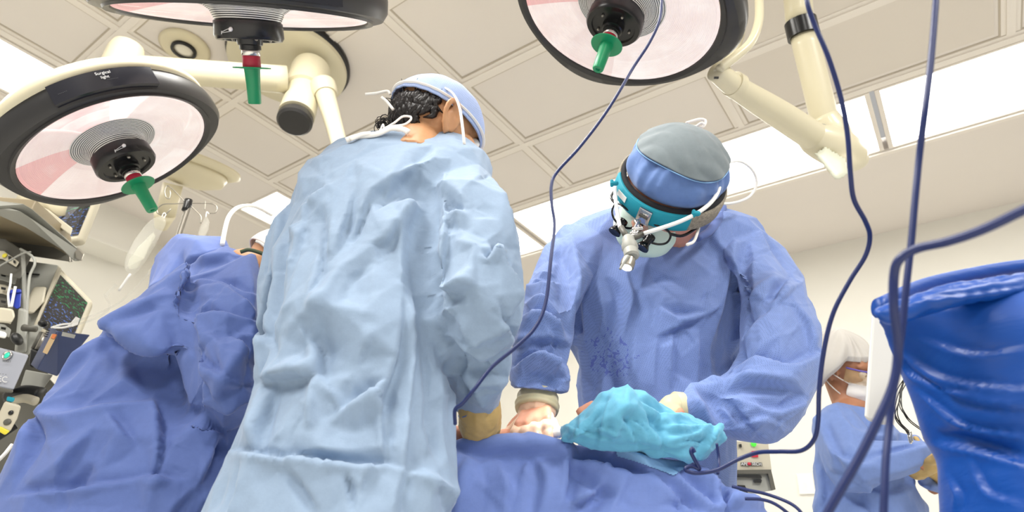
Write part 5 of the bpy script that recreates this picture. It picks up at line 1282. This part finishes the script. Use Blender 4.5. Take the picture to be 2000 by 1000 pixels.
# white gauze under the glove, lit by the lamp
v, f, e = fuse([ellipsoid(PF(1073, 830, 1.12), np.eye(3), [.015, .016, .018]), ellipsoid(PF(1084, 845, 1.12), np.eye(3), [.016, .016, .012]), ellipsoid(PF(1066, 848, 1.12), np.eye(3), [.018, .016, .010])], .0025, 4)
nm = normals(v, f); v = v + nm * crumple(v, .003, 30, 8)[:, None]
tag(mk('gauze_sponge', (v, f), MT['wet']), 'bright white gauze lit by the headlight under the surgeon\'s glove', 'gauze')
# teal cloth
TP = [(1092, 858), (1098, 832), (1108, 822), (1128, 814), (1150, 790), (1172, 768), (1195, 754), (1222, 750), (1248, 757), (1272, 772), (1298, 793), (1322, 800), (1352, 814), (1400, 829), (1419, 832), (1419, 854), (1400, 868), (1385, 884), (1370, 900), (1340, 903), (1300, 895), (1240, 886), (1180, 878), (1120, 870)]
v, f, e = fuse(inflate(TP, 1.05, .042, 4, Ffun=lambda x, y: 1.05 - .03 * math.exp(-((x - 1215) / 60) ** 2 - ((y - 800) / 60) ** 2) + .02 * (x > 1330) * min(1, (x - 1330) / 60), flat=55), .0042, 3)
nm = normals(v, f)
T_ST = [('r', 12, 9, [(1225, 752), (1222, 790), (1212, 815)]), ('r', 10, 8, [(1212, 815), (1204, 838), (1196, 862)]), ('f', 8, 8, [(1212, 815), (1230, 840), (1245, 868)]), ('v', 20, 10, [(1240, 770), (1270, 810), (1290, 840), (1296, 878)]), ('r', 14, 10, [(1225, 760), (1262, 800), (1282, 850), (1288, 880)]),
 ('f', 9, 7, [(1166, 800), (1140, 835), (1120, 860)]), ('f', -8, 7, [(1185, 780), (1175, 820), (1168, 862)]), ('f', 7, 6, [(1140, 842), (1180, 836), (1205, 842)]), ('f', 7, 6, [(1110, 830), (1150, 850), (1190, 856)]), ('v', 14, 12, [(1290, 812), (1284, 828), (1300, 834)]),
 ('f', 10, 9, [(1300, 828), (1350, 830), (1405, 832)]), ('f', 8, 7, [(1310, 852), (1350, 848), (1370, 838)]), ('f', -10, 8, [(1400, 834), (1380, 862), (1366, 890)]), ('f', 8, 8, [(1258, 785), (1290, 800), (1330, 805)]), ('v', 8, 7, [(1250, 830), (1230, 822), (1215, 815)]),
 ('f', 6, 6, [(1240, 820), (1260, 840), (1264, 866)]), ('f', -6, 6, [(1130, 815), (1128, 840), (1110, 855)]), ('f', 6, 6, [(1325, 868), (1350, 862), (1380, 870)])]
m_, h_ = facet(v, f, 260, .006, 5, .6)
m2_, h2_ = facet(v, f, 1500, .0022, 6, .2)
v = v + m_ + m2_
h = strokes(v, nm, T_ST, 1.2) + h_ + h2_
tl = tag(mk('teal_cloth', (v + nm * h[:, None], f), MT['teal']), 'crumpled bright teal cloth heaped over the surgeon\'s gloved hand on the drape', 'cloth')
# patient skin glimpses beside the towel
r = root('person', np.array([PF(1000, 880, 1.18)[0], 1.16, .98]), 'person lying on the table, covered by the blue drape except a little skin', 'person')
pb = [ellipsoid(PF(1000, 925, 1.17), np.eye(3), [.20, .045, .045]), capsule(PF(905, 862, 1.15), PF(890, 852, 1.14), .022, .020), capsule(PF(985, 858, 1.15), PF(1010, 862, 1.15), .02, .02),
      capsule(PF(1100, 925, 1.17), PF(1190, 905, 1.17), .018, .012), capsule(PF(1190, 905, 1.17), PF(1175, 835, 1.15), .009, .009), capsule(PF(1175, 835, 1.15), PF(1160, 825, 1.15), .009, .009), capsule(PF(1160, 825, 1.15), PF(1133, 804, 1.15), .011, .009), capsule(PF(1133, 804, 1.15), PF(1158, 790, 1.15), .009, .009)]
v, f, e = fuse(pb, .004, 4); mk('body', (v, f), MT['skinB'], r)

# ------------------------------------------------------------------ blue waste bag and white post
r = root('waste_bag', np.array([PF(1900, 900, .72)[0], .80, .62]), 'large shiny blue plastic bag with folded rim close to the camera at right', 'bag')
bg = [S_(1712, 618, 2290, 530, .70, .03, True), S_(1758, 640, 2290, 570, .70, .10, True), S_(1800, 686, 2270, 650, .70, .13, True), S_(1838, 760, 2240, 740, .70, .13, True), S_(1866, 825, 2220, 850, .70, .13, True), S_(1893, 875, 2190, 890, .70, .12, True),
      S_(1906, 930, 2170, 935, .70, .12, True), S_(1916, 1010, 2160, 1010, .70, .12, True), S_(1920, 1200, 2150, 1200, .70, .11, True), S_(1890, 1500, 2120, 1500, .70, .10, True)]
v, f, e = fuse([loft(bg, 90, 80, 2.6)], .0045, 3); nm = normals(v, f)
BG_ST = [('f', 8, 9, [(1765, 690), (1850, 740), (2000, 760)]), ('f', -7, 8, [(1780, 720), (1880, 780), (2000, 800)]), ('f', 8, 7, [(1800, 770), (1880, 830), (2000, 850)]), ('f', 12, 8, [(1835, 868), (1900, 878), (2000, 905)]), ('v', 12, 9, [(1830, 850), (1900, 862), (2000, 885)]),
         ('f', 6, 6, [(1790, 735), (1840, 760), (1920, 765)]), ('f', 6, 6, [(1760, 700), (1775, 730), (1800, 745)]), ('f', 6, 8, [(1860, 940), (1875, 970), (1868, 1000)]), ('f', 6, 8, [(1900, 900), (1930, 960), (1990, 980)]), ('f', 7, 10, [(1800, 660), (1900, 690), (2000, 680)])]
h = strokes(v, nm, BG_ST, 1.0) + crumple(v * np.array([.5, .5, 1.8]), .003, 5, 81, 2)
mk('bag_body', (v + nm * h[:, None], f), MT['bag'], r)
rimc = [S_(1702, 610, 2300, 505, .70, .02, True), S_(1706, 600, 2300, 500, .70, .06, True)]
th = np.linspace(0, 2 * np.pi, 28, endpoint=False)
RP = [(1702, 613), (1705, 604), (1735, 592), (1790, 571), (1850, 553), (1920, 541), (2010, 529), (2300, 505), (2300, 575), (2000, 578), (1900, 594), (1830, 612), (1780, 628), (1745, 637), (1722, 630)]
v, f, e = fuse([inflate(RP, .615, .020, 4, flat=22)], .0035, 3); nm = normals(v, f)
RS = [('f', 6, 6, [(1720, 606), (1800, 585), (1900, 575), (2000, 560)]), ('v', 5, 5, [(1760, 580), (1850, 556), (2000, 535)])]
mk('bag_rim', (v + nm * (strokes(v, nm, RS) + crumple(v, .002, 18, 5))[:, None], f), MT['bag'], r)
o = mk('bag_back', skin_rings(np.array([q_[:3] + (np.cos(th)[:, None] * Z3 * .012 + np.sin(th)[:, None] * np.array([0, 1., 0]) * .012) for q_ in catmull(np.array([PF(1712, 602, .68), PF(1800, 562, .74), PF(1900, 538, .78), PF(2000, 522, .80), PF(2150, 510, .80)]), 40)])), MT['bag'], r)

wp = prism([(1702, 612), (1752, 628), (1763, 660), (1738, 824), (1732, 832), (1692, 822), (1688, 812)], .93, .035)  # white panel of unknown use, grouped with the bag without a support
o = mk('white_panel', wp, mat('post_plastic', (206, 204, 196), .5), r, smooth=False)
bm_ = o.modifiers.new('bevel', 'BEVEL'); bm_.width = .006; bm_.segments = 3
o['label'] = 'narrow white plastic panel'

# ------------------------------------------------------------------ cables
def cable(pts, rad, label, mt='cable', name='cable', cat='cable', grp=None, seg=12):
    o = mk(name, tube([PF(*p) for p in pts], rad, n=len(pts) * 8, seg=seg), MT[mt])
    tag(o, label, cat, grp); return o
cable([(1300, -60, .74), (1293, 0, .75), (1288, 40, .75), (1268, 84, .76), (1238, 130, .77), (1210, 178, .77), (1175, 232, .78), (1130, 290, .79), (1088, 336, .80), (1077, 362, .80), (1078, 400, .80), (1083, 440, .80), (1076, 505, .79), (1066, 590, .79), (1045, 640, .79), (1005, 680, .79), (960, 718, .80), (925, 762, .80), (903, 788, .81), (889, 800, .82), (889, 828, .84)], .0026,
      'thin blue cable running from the top right lamp down across the light blue sleeve')
cable([(1576, -60, .50), (1576, 0, .50), (1592, 50, .51), (1618, 112, .52), (1642, 190, .54), (1655, 260, .56), (1661, 340, .58), (1668, 390, .60), (1690, 432, .62), (1699, 462, .64), (1690, 500, .66), (1660, 548, .68), (1628, 610, .70), (1610, 680, .72), (1600, 760, .74), (1598, 820, .76), (1590, 858, .78), (1565, 880, .80), (1520, 882, .83), (1480, 884, .86), (1440, 898, .88), (1400, 918, .89), (1362, 924, .90), (1342, 920, .90), (1340, 914, .90), (1352, 910, .90), (1366, 916, .90), (1358, 900, .895), (1350, 884, .89), (1352, 876, .89), (1357, 884, .89)], .0028,
      'long blue cable hanging from top right, curving down to a loop on the drape edge')
cable([(1832, -60, .42), (1828, 0, .42), (1818, 120, .43), (1806, 220, .44), (1796, 300, .46), (1788, 380, .47), (1780, 470, .48), (1770, 560, .49), (1762, 640, .50), (1748, 740, .51), (1738, 820, .52), (1730, 900, .52), (1724, 1040, .52)], .0030,
      'blurred blue cable hanging nearly straight down at far right past the ceiling light')
cable([(2080, 370, .34), (2000, 410, .36), (1920, 448, .38), (1850, 472, .40), (1790, 486, .42), (1756, 508, .43), (1746, 540, .44), (1746, 600, .45), (1754, 680, .47), (1745, 750, .48), (1715, 820, .49), (1680, 890, .50), (1640, 960, .51), (1600, 1030, .52)], .0036,
      'thick blurred blue cable entering from the right edge and bending down over the bag')
cable([(1400, 866, 1.0), (1404, 900, 1.0), (1402, 925, .98)], .0022, 'short blue cable behind the loop beside the teal cloth')
cable([(1430, 950, .97), (1460, 957, .96), (1500, 966, .95), (1545, 984, .93), (1568, 1006, .92), (1580, 1040, .92)], .0024, 'upper of two blue cables leaving the drape at the bottom right', grp=None)
cable([(1455, 974, .96), (1490, 976, .95), (1520, 988, .94), (1560, 1020, .93)], .0024, 'lower of two blue cables leaving the drape at the bottom right')
# lead wires
rn = random.Random(8)
r = root('lead_wires', PF(1775, 745, 1.35), 'bundle of thin black lead wires with clips hanging beside the blue bag', 'wires')
for i in range(7):
    j = lambda s: rn.uniform(-s, s)
    ex, ey = (1778 + j(4), 848 + j(5)) if i < 4 else (1804 + j(4), 838 + j(8))
    p = [PF(1795 + j(8), 715 + j(8), 1.4), PF(1775 + j(8), 740 + j(6), 1.36), PF(1752 + j(6) + (8 if i > 3 else 0), 780 + j(8), 1.34), PF((1752 if i < 4 else 1775) + j(5), 812 + j(6), 1.33), PF(ex, ey, 1.34)]
    w_ = mk('wire', tube(p, .0011, n=30, seg=6), MT['darker'], r)
    mk('clip', capsule(PF(ex, ey, 1.34), PF(ex + 3, ey + 12, 1.34), .0035, .0028, 10), MT['chrome'], w_)

# ------------------------------------------------------------------ wall unit right of the drape
F_ = 1.95
r = root('equipment_unit', PF(1475, 930, F_), 'beige medical control unit with green lamp and red square, right of the drape', 'medical unit')
mk('housing', prism([(1380, 862), (1500, 862), (1507, 918), (1420, 918), (1380, 918)], F_, .18), MT['beige'], r, smooth=False)
mk('lower_frame', prism([(1425, 918), (1506, 917), (1515, 956), (1508, 958), (1500, 925), (1427, 925)], F_ - .012, .18), MT['greyd'], r, smooth=False)
mk('lower_panel', prism([(1427, 925), (1501, 925), (1509, 958), (1495, 960), (1490, 964), (1440, 964)], F_, .16), MT['grey'], r, smooth=False)
mk('slot', prism([(1436, 929), (1487, 929), (1488, 934), (1437, 932)], F_ - .008, .02), MT['dialdark'], r, smooth=False)
mk('display', prism([(1472, 937), (1488, 937), (1487, 943), (1473, 943)], F_ - .008, .02), MT['dialdark'], r, smooth=False)
mk('knob_block', prism([(1440, 947), (1455, 948), (1462, 966), (1448, 966)], F_ - .02, .04), MT['dialdark'], r, smooth=False)
mk('green_lamp', ellipsoid(PF(1472, 867, F_ - .004), np.eye(3), [.0085, .006, .0085], 12, 20), MT['greenled'], r)
mk('port', prism([(1443, 868), (1448, 867), (1449, 873), (1444, 874)], F_ - .006, .02), MT['dialdark'], r, smooth=False)
mk('red_square', prism([(1468, 881), (1480, 881), (1481, 893), (1468, 893)], F_ - .004, .01), MT['redpl'], r, smooth=False)
mk('name_plate', prism([(1447, 903), (1488, 903), (1489, 910), (1447, 910)], F_ - .002, .005), MT['greyd'], r, smooth=False)
mk('lettering', text_mesh('APE', PF(1454, 906.5, F_ - .006), XR, Z3, .0125), MT['textw'], r, smooth=False)
mk('lettering', text_mesh('SECH', PF(1478, 906.5, F_ - .006), XR, Z3, .0125), MT['textw'], r, smooth=False)
mk('logo_dot', ellipsoid(PF(1463.5, 906, F_ - .006), np.eye(3), [.006, .003, .005], 10, 14), MT['redpl'], r)
mk('post', prism([(1455, 960), (1470, 960), (1470, 1200), (1455, 1200)], F_ + .05, .04), MT['beige'], r, smooth=False)

# ------------------------------------------------------------------ IV pole and bags (left)
FI = 1.85
r = root('iv_pole', np.array([PF(330, 470, FI)[0], FI, 0]), 'metal drip pole with four curled hooks and black hub, left of the bent person', 'drip pole')
ph = PF(369, 400, FI); pb_ = np.array([ph[0], ph[1], 0.03])
mk('pole', tube([pb_, ph], .0095, n=2, seg=20), MT['steel'], r)
mk('base', skin_rings(lathe([(.01, .0), (.25, .0), (.25, .02), (.05, .05), (.01, .06)], np.array([ph[0], ph[1], 0]), Z3, 40)), MT['steel'], r)
mk('hub', tube([PF(362, 412, FI), PF(366, 402, FI), PF(368, 391, FI)], [.013, .014, .014], n=6, seg=18), MT['darker'], r)
HK = [[(362, 396), (345, 377), (333, 366), (327, 363), (322, 372), (324, 384), (330, 388), (333, 380), (332, 372)], [(362, 397), (340, 398), (320, 399), (308, 407), (309, 417), (322, 419), (334, 408)],
      [(372, 397), (395, 397), (415, 398), (424, 405), (421, 415), (410, 417)], [(372, 402), (385, 414), (393, 424), (392, 436)], ]
for h_ in HK: mk('hook', tube([PF(x, y, FI) for x, y in h_], .0019, seg=8), MT['steel'], r)
mk('hook', tube([PF(401, 393, FI), PF(401, 402, FI), PF(400, 410, FI)], .0015, seg=8), MT['steel'], r)
r = root('iv_bag', PF(280, 520, FI), 'clear drip bag hanging tilted left of the pole, larger one', 'drip bag')
BP = [(318, 420), (328, 428), (322, 448), (308, 475), (290, 505), (272, 530), (262, 540), (248, 534), (240, 522), (244, 500), (258, 472), (280, 440), (300, 424)]
v, f, e = fuse(inflate(BP, FI, .02, 3, flat=16), .004, 3); mk('bag_body', (v, f), MT['glassish'], r)
v, f, e = fuse(inflate([(300, 450), (306, 462), (286, 500), (268, 528), (250, 526), (250, 508), (268, 480)], FI, .014, 3, flat=12), .004, 2); mk('fluid_window', (v, f), MT['fluid'], r)
mk('port', tube([PF(255, 535, FI), PF(243, 552, FI), PF(232, 568, FI)], .004, n=6, seg=10), MT['whitepl'], r)
mk('drip_chamber', tube([PF(228, 556, FI), PF(218, 566, FI), PF(206, 578, FI)], .0065, n=8, seg=12), MT['glassish'], r)
mk('hanger', tube([PF(316, 424, FI), PF(320, 416, FI), PF(324, 419, FI), PF(320, 426, FI)], .0018, seg=8), MT['whitepl'], r)
r = root('iv_bag', PF(400, 455, FI), 'small clear drip bag hanging right of the pole', 'drip bag')
v, f, e = fuse(inflate([(404, 418), (412, 432), (408, 452), (398, 470), (388, 470), (384, 458), (390, 440), (398, 424)], FI + .02, .012, 3, flat=9), .0035, 3); mk('bag_body', (v, f), MT['glassish'], r)
mk('hanger', tube([PF(402, 424, FI), PF(404, 414, FI), PF(408, 418, FI)], .0018, seg=8), MT['whitepl'], r)
for i, (pts, lb) in enumerate((([(206, 578), (214, 600), (190, 620), (150, 634), (120, 640), (105, 636)], 'clear drip line from the drip chamber down to the white connector'),
                               ([(300, 520), (280, 545), (255, 572), (225, 596), (190, 612), (165, 622), (140, 630)], 'second clear drip line running beside the blue gown'))):
    cable([(x, y, FI - .1 - .02 * k) for k, (x, y) in enumerate(pts)], .0035, lb, 'glassish', 'drip_line', 'tube')
r = root('line_connector', PF(150, 628, 1.68), 'small white plastic line connector in front of the lower monitor', 'connector')
mk('connector_body', prism([(140, 628), (148, 618), (156, 622), (152, 634), (142, 638), (132, 636)], 1.66, .012), MT['whitepl'], r, smooth=False)
mk('tubing', join(tube([PF(140, 632, 1.66), PF(120, 634, 1.66), PF(100, 640, 1.66)], .003, seg=8), tube([PF(140, 636, 1.66), PF(122, 640, 1.66), PF(104, 640, 1.66)], .003, seg=8)), MT['whitepl'], r)

# ------------------------------------------------------------------ equipment tower (left edge)
def pr(name, px, F, dep, m, parent, bev=.003, ext=None):
    o = mk(name, prism(px, F, dep, ext), MT[m], parent, smooth=False)
    if bev:
        b = o.modifiers.new('bevel', 'BEVEL'); b.width = bev; b.segments = 2
    return o
FE = 2.0
# upper shelf on a boom arm
r = root('equipment_shelf', PF(70, 440, 1.9), 'cream metal equipment shelf seen from below with a pale front rail, at left', 'shelf')
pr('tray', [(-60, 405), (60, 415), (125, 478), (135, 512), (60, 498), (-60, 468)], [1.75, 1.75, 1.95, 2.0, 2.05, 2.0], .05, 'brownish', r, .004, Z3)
pr('front_rail', [(-40, 388), (45, 398), (62, 408), (160, 492), (156, 510), (145, 510), (55, 424), (40, 414), (-40, 406)], [1.70, 1.70, 1.72, 1.92, 1.92, 1.92, 1.72, 1.70, 1.7], .02, 'grey', r)
pr('under_lip', [(-60, 456), (70, 474), (135, 488), (142, 512), (60, 500), (-60, 476)], 1.98, .03, 'greyd', r)
pr('rail_clamp', [(144, 486), (152, 482), (165, 496), (160, 510), (148, 506)], 1.90, .03, 'steel', r)
pr('hook', [(133, 492), (137, 492), (138, 512), (134, 512)], 1.94, .006, 'steel', r)
pr('second_rail', [(60, 392), (95, 410), (142, 446), (138, 460), (90, 424), (62, 405)], 1.9, .03, 'beige', r)
r2 = root('boom_joint', PF(95, 402, 2.0), 'cream round boom joint under the left lamp', 'boom joint')
mk('joint_drum', tube([PF(60, 395, 2.05), PF(95, 402, 2.0), PF(118, 398, 1.98)], [.05, .055, .045], n=8, seg=28), MT['cream_soft'], r2)
# monitors
def monitor(quad, F, label, pic):
    Fs = F if not np.isscalar(F) else [F] * 4
    r = root('monitor', sum(PF(x, y, f) for (x, y), f in zip(quad, Fs)) / 4, label, 'monitor')
    q = [PF(x, y, f) for (x, y), f in zip(quad, Fs)]
    e = nrm(np.cross(q[1] - q[0], q[3] - q[0])); e = e if e[1] > 0 else -e
    v = np.array(q + [p + e * .05 for p in q]); f = [[0, 1, 2, 3], [7, 6, 5, 4]] + [[i, i + 4, (i + 1) % 4 + 4, (i + 1) % 4] for i in range(4)]
    o = mk('case', (v, f), MT['beige'], r, smooth=False); b = o.modifiers.new('bevel', 'BEVEL'); b.width = .012; b.segments = 4
    c = sum(q) / 4; qi = [c + (p - c) * .80 - e * .003 for p in q]
    v = np.array(qi + [p + e * .006 for p in qi])
    o = mk('screen', (v, f), MT[pic], r, smooth=False)
    set_uv(o, [(0, 1), (1, 1), (1, 0), (0, 0)] * 2)
    return r
monitor([(95, 372), (205, 352), (158, 470), (80, 480)], [1.98, 2.02, 2.06, 2.0], 'upper wall monitor half hidden behind the left lamp', 'picture')
monitor([(116, 520), (182, 588), (140, 690), (62, 640)], [2.0, 2.06, 2.05, 1.98], 'lower patient monitor with green and blue traces', 'picture')
pr_ = root('monitor_housing', PF(70, 560, 1.95), 'grey beige cabinet side left of the lower monitor with a white handle', 'cabinet')
pr('case', [(40, 508), (114, 518), (108, 545), (62, 645), (40, 650)], 1.96, .25, 'grey', pr_)
pr('front_edge', [(114, 518), (120, 524), (72, 636), (62, 645)], 1.94, .1, 'beige', pr_)
pr('vent_slot', [(52, 533), (78, 535), (77, 538), (52, 536)], 1.955, .01, 'dialdark', pr_, 0)
pr('handle_pod', [(66, 560), (92, 560), (86, 590), (64, 614), (52, 612), (56, 580)], 1.93, .04, 'beige', pr_, .008)
# cabinet standing behind the modules
r = root('equipment_cart', PF(20, 1895, 2.15), 'tall dark grey equipment cart standing behind the modules at the far left', 'equipment cart')
pr('cabinet_body', [(-140, 470), (38, 492), (58, 560), (66, 640), (98, 740), (126, 770), (96, 840), (50, 900), (20, 1000), (-10, 1895), (-300, 1895)], 2.15, .35, 'greyd', r, .01)
pr('foot_panel', [(-250, 1700), (-10, 1700), (-16, 1895), (-290, 1895)], 2.13, .02, 'dialdark', r, .004)
# connector box with yellow label
r = root('control_box', PF(20, 500, 1.85), 'grey connector box with a yellow round label at the left edge under the shelf', 'control box')
pr('case', [(-60, 460), (10, 466), (40, 486), (62, 500), (40, 545), (-60, 520)], 1.86, .12, 'greyd', r)
pr('face', [(-60, 488), (8, 490), (38, 512), (32, 522), (5, 506), (-60, 502)], 1.85, .02, 'beige', r)
mk('yellow_label', ellipsoid(PF(9, 499, 1.845), np.eye(3), [.008, .003, .008], 10, 16), MT['yellow'], r)
pr('port', [(16, 500), (22, 501), (22, 508), (16, 507)], 1.845, .01, 'dialdark', r, 0)
pr('port', [(26, 508), (30, 509), (30, 514), (26, 513)], 1.845, .01, 'dialdark', r, 0)
r = root('module_rack', PF(15, 560, 1.85), 'stack of grey connector modules at the left edge above the light grey box', 'rack')
for k in range(5):
    y = 530 + k * 26
    pr('module', [(-60, y - 10), (10, y), (34 - k * 3, y + 10), (30 - k * 3, y + 26), (6, y + 18), (-60, y + 10)], 1.9 + .005 * k, .1, ['grey', 'beige', 'greyd', 'beige', 'grey'][k], r)
    pr('port', [(2, y + 4), (12, y + 6), (11, y + 11), (2, y + 9)], 1.885, .012, 'dialdark', r, 0)
r = root('blue_container', PF(30, 585, 1.83), 'small deep blue container among the modules at left', 'container')
pr('container_body', [(18, 572), (42, 570), (40, 600), (32, 604), (16, 592)], 1.82, .05, 'bluepl', r)
pr('lid', [(20, 566), (40, 564), (43, 571), (18, 574)], 1.815, .055, 'bluepl', r)
cable([(44, 488, 1.84), (46, 520, 1.83), (48, 570, 1.82), (50, 610, 1.82), (44, 650, 1.82)], .006, 'thick pale hose hanging in front of the cabinet left of the lower monitor', 'glassish', 'hose', 'tube')
cable([(40, 486, 1.83), (62, 500, 1.82), (68, 515, 1.82), (58, 540, 1.82), (54, 580, 1.82), (52, 620, 1.83)], .004, 'thin grey hose looping from under the shelf', 'grey', 'hose', 'tube')
cable([(-10, 525, 1.82), (20, 508, 1.82), (45, 495, 1.82), (60, 492, 1.82)], .003, 'straight grey lead crossing the connector box', 'grey', 'lead', 'cable')
cable([(22, 535, 1.81), (20, 556, 1.81), (16, 575, 1.81), (18, 600, 1.81)], .003, 'white wire plugged in front of the blue container', 'whitepl', 'lead', 'cable')
cable([(30, 560, 1.81), (27, 575, 1.81), (22, 600, 1.81)], .004, 'short pale plug lead beside the blue container', 'whitepl', 'lead', 'cable')
# column and breathing parts
r = root('vaporizer', PF(50, 640, 1.8), 'grey gas vaporizer column with black knob at the left above the light grey box', 'vaporizer')
pr('column', [(36, 600), (56, 605), (52, 690), (28, 690)], 1.82, .06, 'grey', r, .008)
mk('knob', ellipsoid(PF(33, 662, 1.79), np.array([nrm([1, 0, .8]), [0, 1, 0], nrm([-.8, 0, 1])]), [.013, .02, .022], 14, 20), MT['dialdark'], r)
mk('dial', tube([PF(46, 640, 1.8), PF(70, 643, 1.8)], [.011, .009], n=3, seg=18), MT['greyd'], r)
pr('bracket', [(60, 636), (88, 632), (56, 694), (40, 692)], 1.84, .04, 'grey', r)
pr('arm_block', [(0, 600), (26, 604), (30, 618), (22, 632), (-20, 628), (-20, 606)], 1.8, .05, 'beige', r, .006)
pr('lower_block', [(-20, 640), (14, 650), (12, 662), (-20, 655)], 1.8, .05, 'whitepl', r, .006)
# light grey box with teal lamp
r = root('control_box', PF(20, 720, 1.6), 'light grey box with teal round button at the left edge', 'control box')
MT['lilac'] = mat('pale_grey_case', (160, 163, 172), .45)
pr('case', [(-60, 672), (0, 679), (57, 693), (26, 763), (0, 758), (-60, 750)], 1.6, .12, 'lilac', r, .005)
pr('under_lip', [(-60, 748), (0, 756), (27, 762), (24, 768), (-60, 758)], 1.595, .12, 'greyd', r)
mk('button_ring', skin_rings(lathe([(.008, .0), (.0125, .001), (.0125, .006), (.0095, .008), (.0095, .002)], PF(16, 695, 1.6), (0, -1, 0), 32)), MT['chrome'], r)
mk('teal_button', ellipsoid(PF(16, 695, 1.597), np.eye(3), [.0095, .006, .0095], 12, 20), MT['tealled'], r)
mk('lettering', text_mesh('EC', PF(5, 741, 1.592), c2w(1, -.12, 0), c2w(.1, 1, 0), .022), MT['textw'], r, smooth=False)
mk('lettering', text_mesh('START', PF(13, 706, 1.592), c2w(1, -.12, 0), c2w(.1, 1, 0), .008), MT['textg'], r, smooth=False)
mk('lettering', text_mesh('- - -', PF(6, 730, 1.592), c2w(1, -.12, 0), c2w(.1, 1, 0), .012), MT['textg'], r, smooth=False)
# slate box
r = root('power_supply', PF(125, 690, 1.7), 'slate blue box with pale label beside the bent person, under the lower monitor', 'box')
pr('case', [(112, 646), (176, 654), (112, 735), (72, 722)], [1.66, 1.72, 1.72, 1.66], .05, 'slate', r)
pr('side', [(98, 640), (112, 646), (72, 722), (60, 712)], [1.70, 1.66, 1.66, 1.70], .06, 'slate', r, .002)
pr('label', [(122, 648), (148, 654), (145, 661), (120, 656)], 1.655, .003, 'grey', r, 0)
pr('sticker', [(101, 652), (112, 654), (92, 692), (83, 688)], 1.65, .003, 'tan', r, 0)
pr('sticker_top', [(103, 652), (111, 653), (106, 662), (99, 660)], 1.647, .003, 'orange', r, 0)
for k in range(4): pr('vent', [(91 - k * 1.5, 643 + k * 4), (98 - k * 1.5, 645 + k * 4), (97 - k * 1.5, 647 + k * 4), (90 - k * 1.5, 645 + k * 4)], 1.66, .003, 'dialdark', r, 0)
r = root('pump_unit', PF(75, 690, 1.75), 'small black and steel pump with cylinders beside the slate blue box', 'pump')
mk('cylinder', tube([PF(92, 652, 1.72), PF(76, 684, 1.72)], .011, n=2, seg=18), MT['steel'], r)
mk('cylinder', tube([PF(84, 650, 1.74), PF(68, 682, 1.74)], .010, n=2, seg=18), MT['greyd'], r)
pr('black_body', [(60, 680), (80, 686), (78, 705), (66, 720), (56, 715)], 1.71, .05, 'dialdark', r, .006)
mk('knob', ellipsoid(PF(84, 632, 1.72), np.eye(3), [.013, .013, .010], 12, 16), MT['dialdark'], r)
# lower shelves / carriage
r = root('cart_frame', PF(60, 760, 1.8), 'steel cart frame and dark hoses under the light grey box at far left', 'cart')
pr('side_plate', [(50, 722), (104, 732), (84, 760), (38, 760)], 1.82, .08, 'grey', r)
pr('upright', [(-10, 765), (20, 768), (10, 800), (-6, 830), (-30, 830)], 1.75, .05, 'greyd', r)
pr('base_plate', [(-60, 860), (28, 826), (36, 836), (-60, 900)], 1.7, .1, 'dialdark', r)
mk('hose', tube([PF(20, 775, 1.72), PF(50, 768, 1.7), (PF(80, 772, 1.7))], .022, seg=16), MT['dialdark'], r)
mk('hose_pale', tube([PF(30, 780, 1.7), PF(50, 778, 1.68), PF(70, 784, 1.68)], .012, seg=14), MT['beige'], r)
r = root('socket_block', PF(20, 810, 1.6), 'cream socket block with round holes at the lower left edge', 'socket')
pr('block', [(10, 782), (42, 792), (34, 818), (18, 846), (-2, 838), (-4, 812)], 1.6, .05, 'beige', r, .006)
mk('hole', ellipsoid(PF(21, 806, 1.598), np.eye(3), [.0065, .003, .006], 10, 16), MT['dialdark'], r)
mk('hole', ellipsoid(PF(14, 824, 1.598), np.eye(3), [.010, .003, .008], 10, 16), MT['greyd'], r)
pr('teal_cap', [(14, 774), (30, 777), (26, 786), (12, 783)], 1.6, .03, 'tealband', r)
pr('yellow_tab', [(0, 832), (20, 842), (10, 850), (-4, 842)], 1.595, .02, 'yellow', r)
# pale tubing at far left bottom
cable([(-10, 905, 1.45), (8, 888, 1.45), (24, 868, 1.46)], .004, 'bright pale tube at the lower left corner against the blue gown', 'whitepl', 'hose', 'tube')
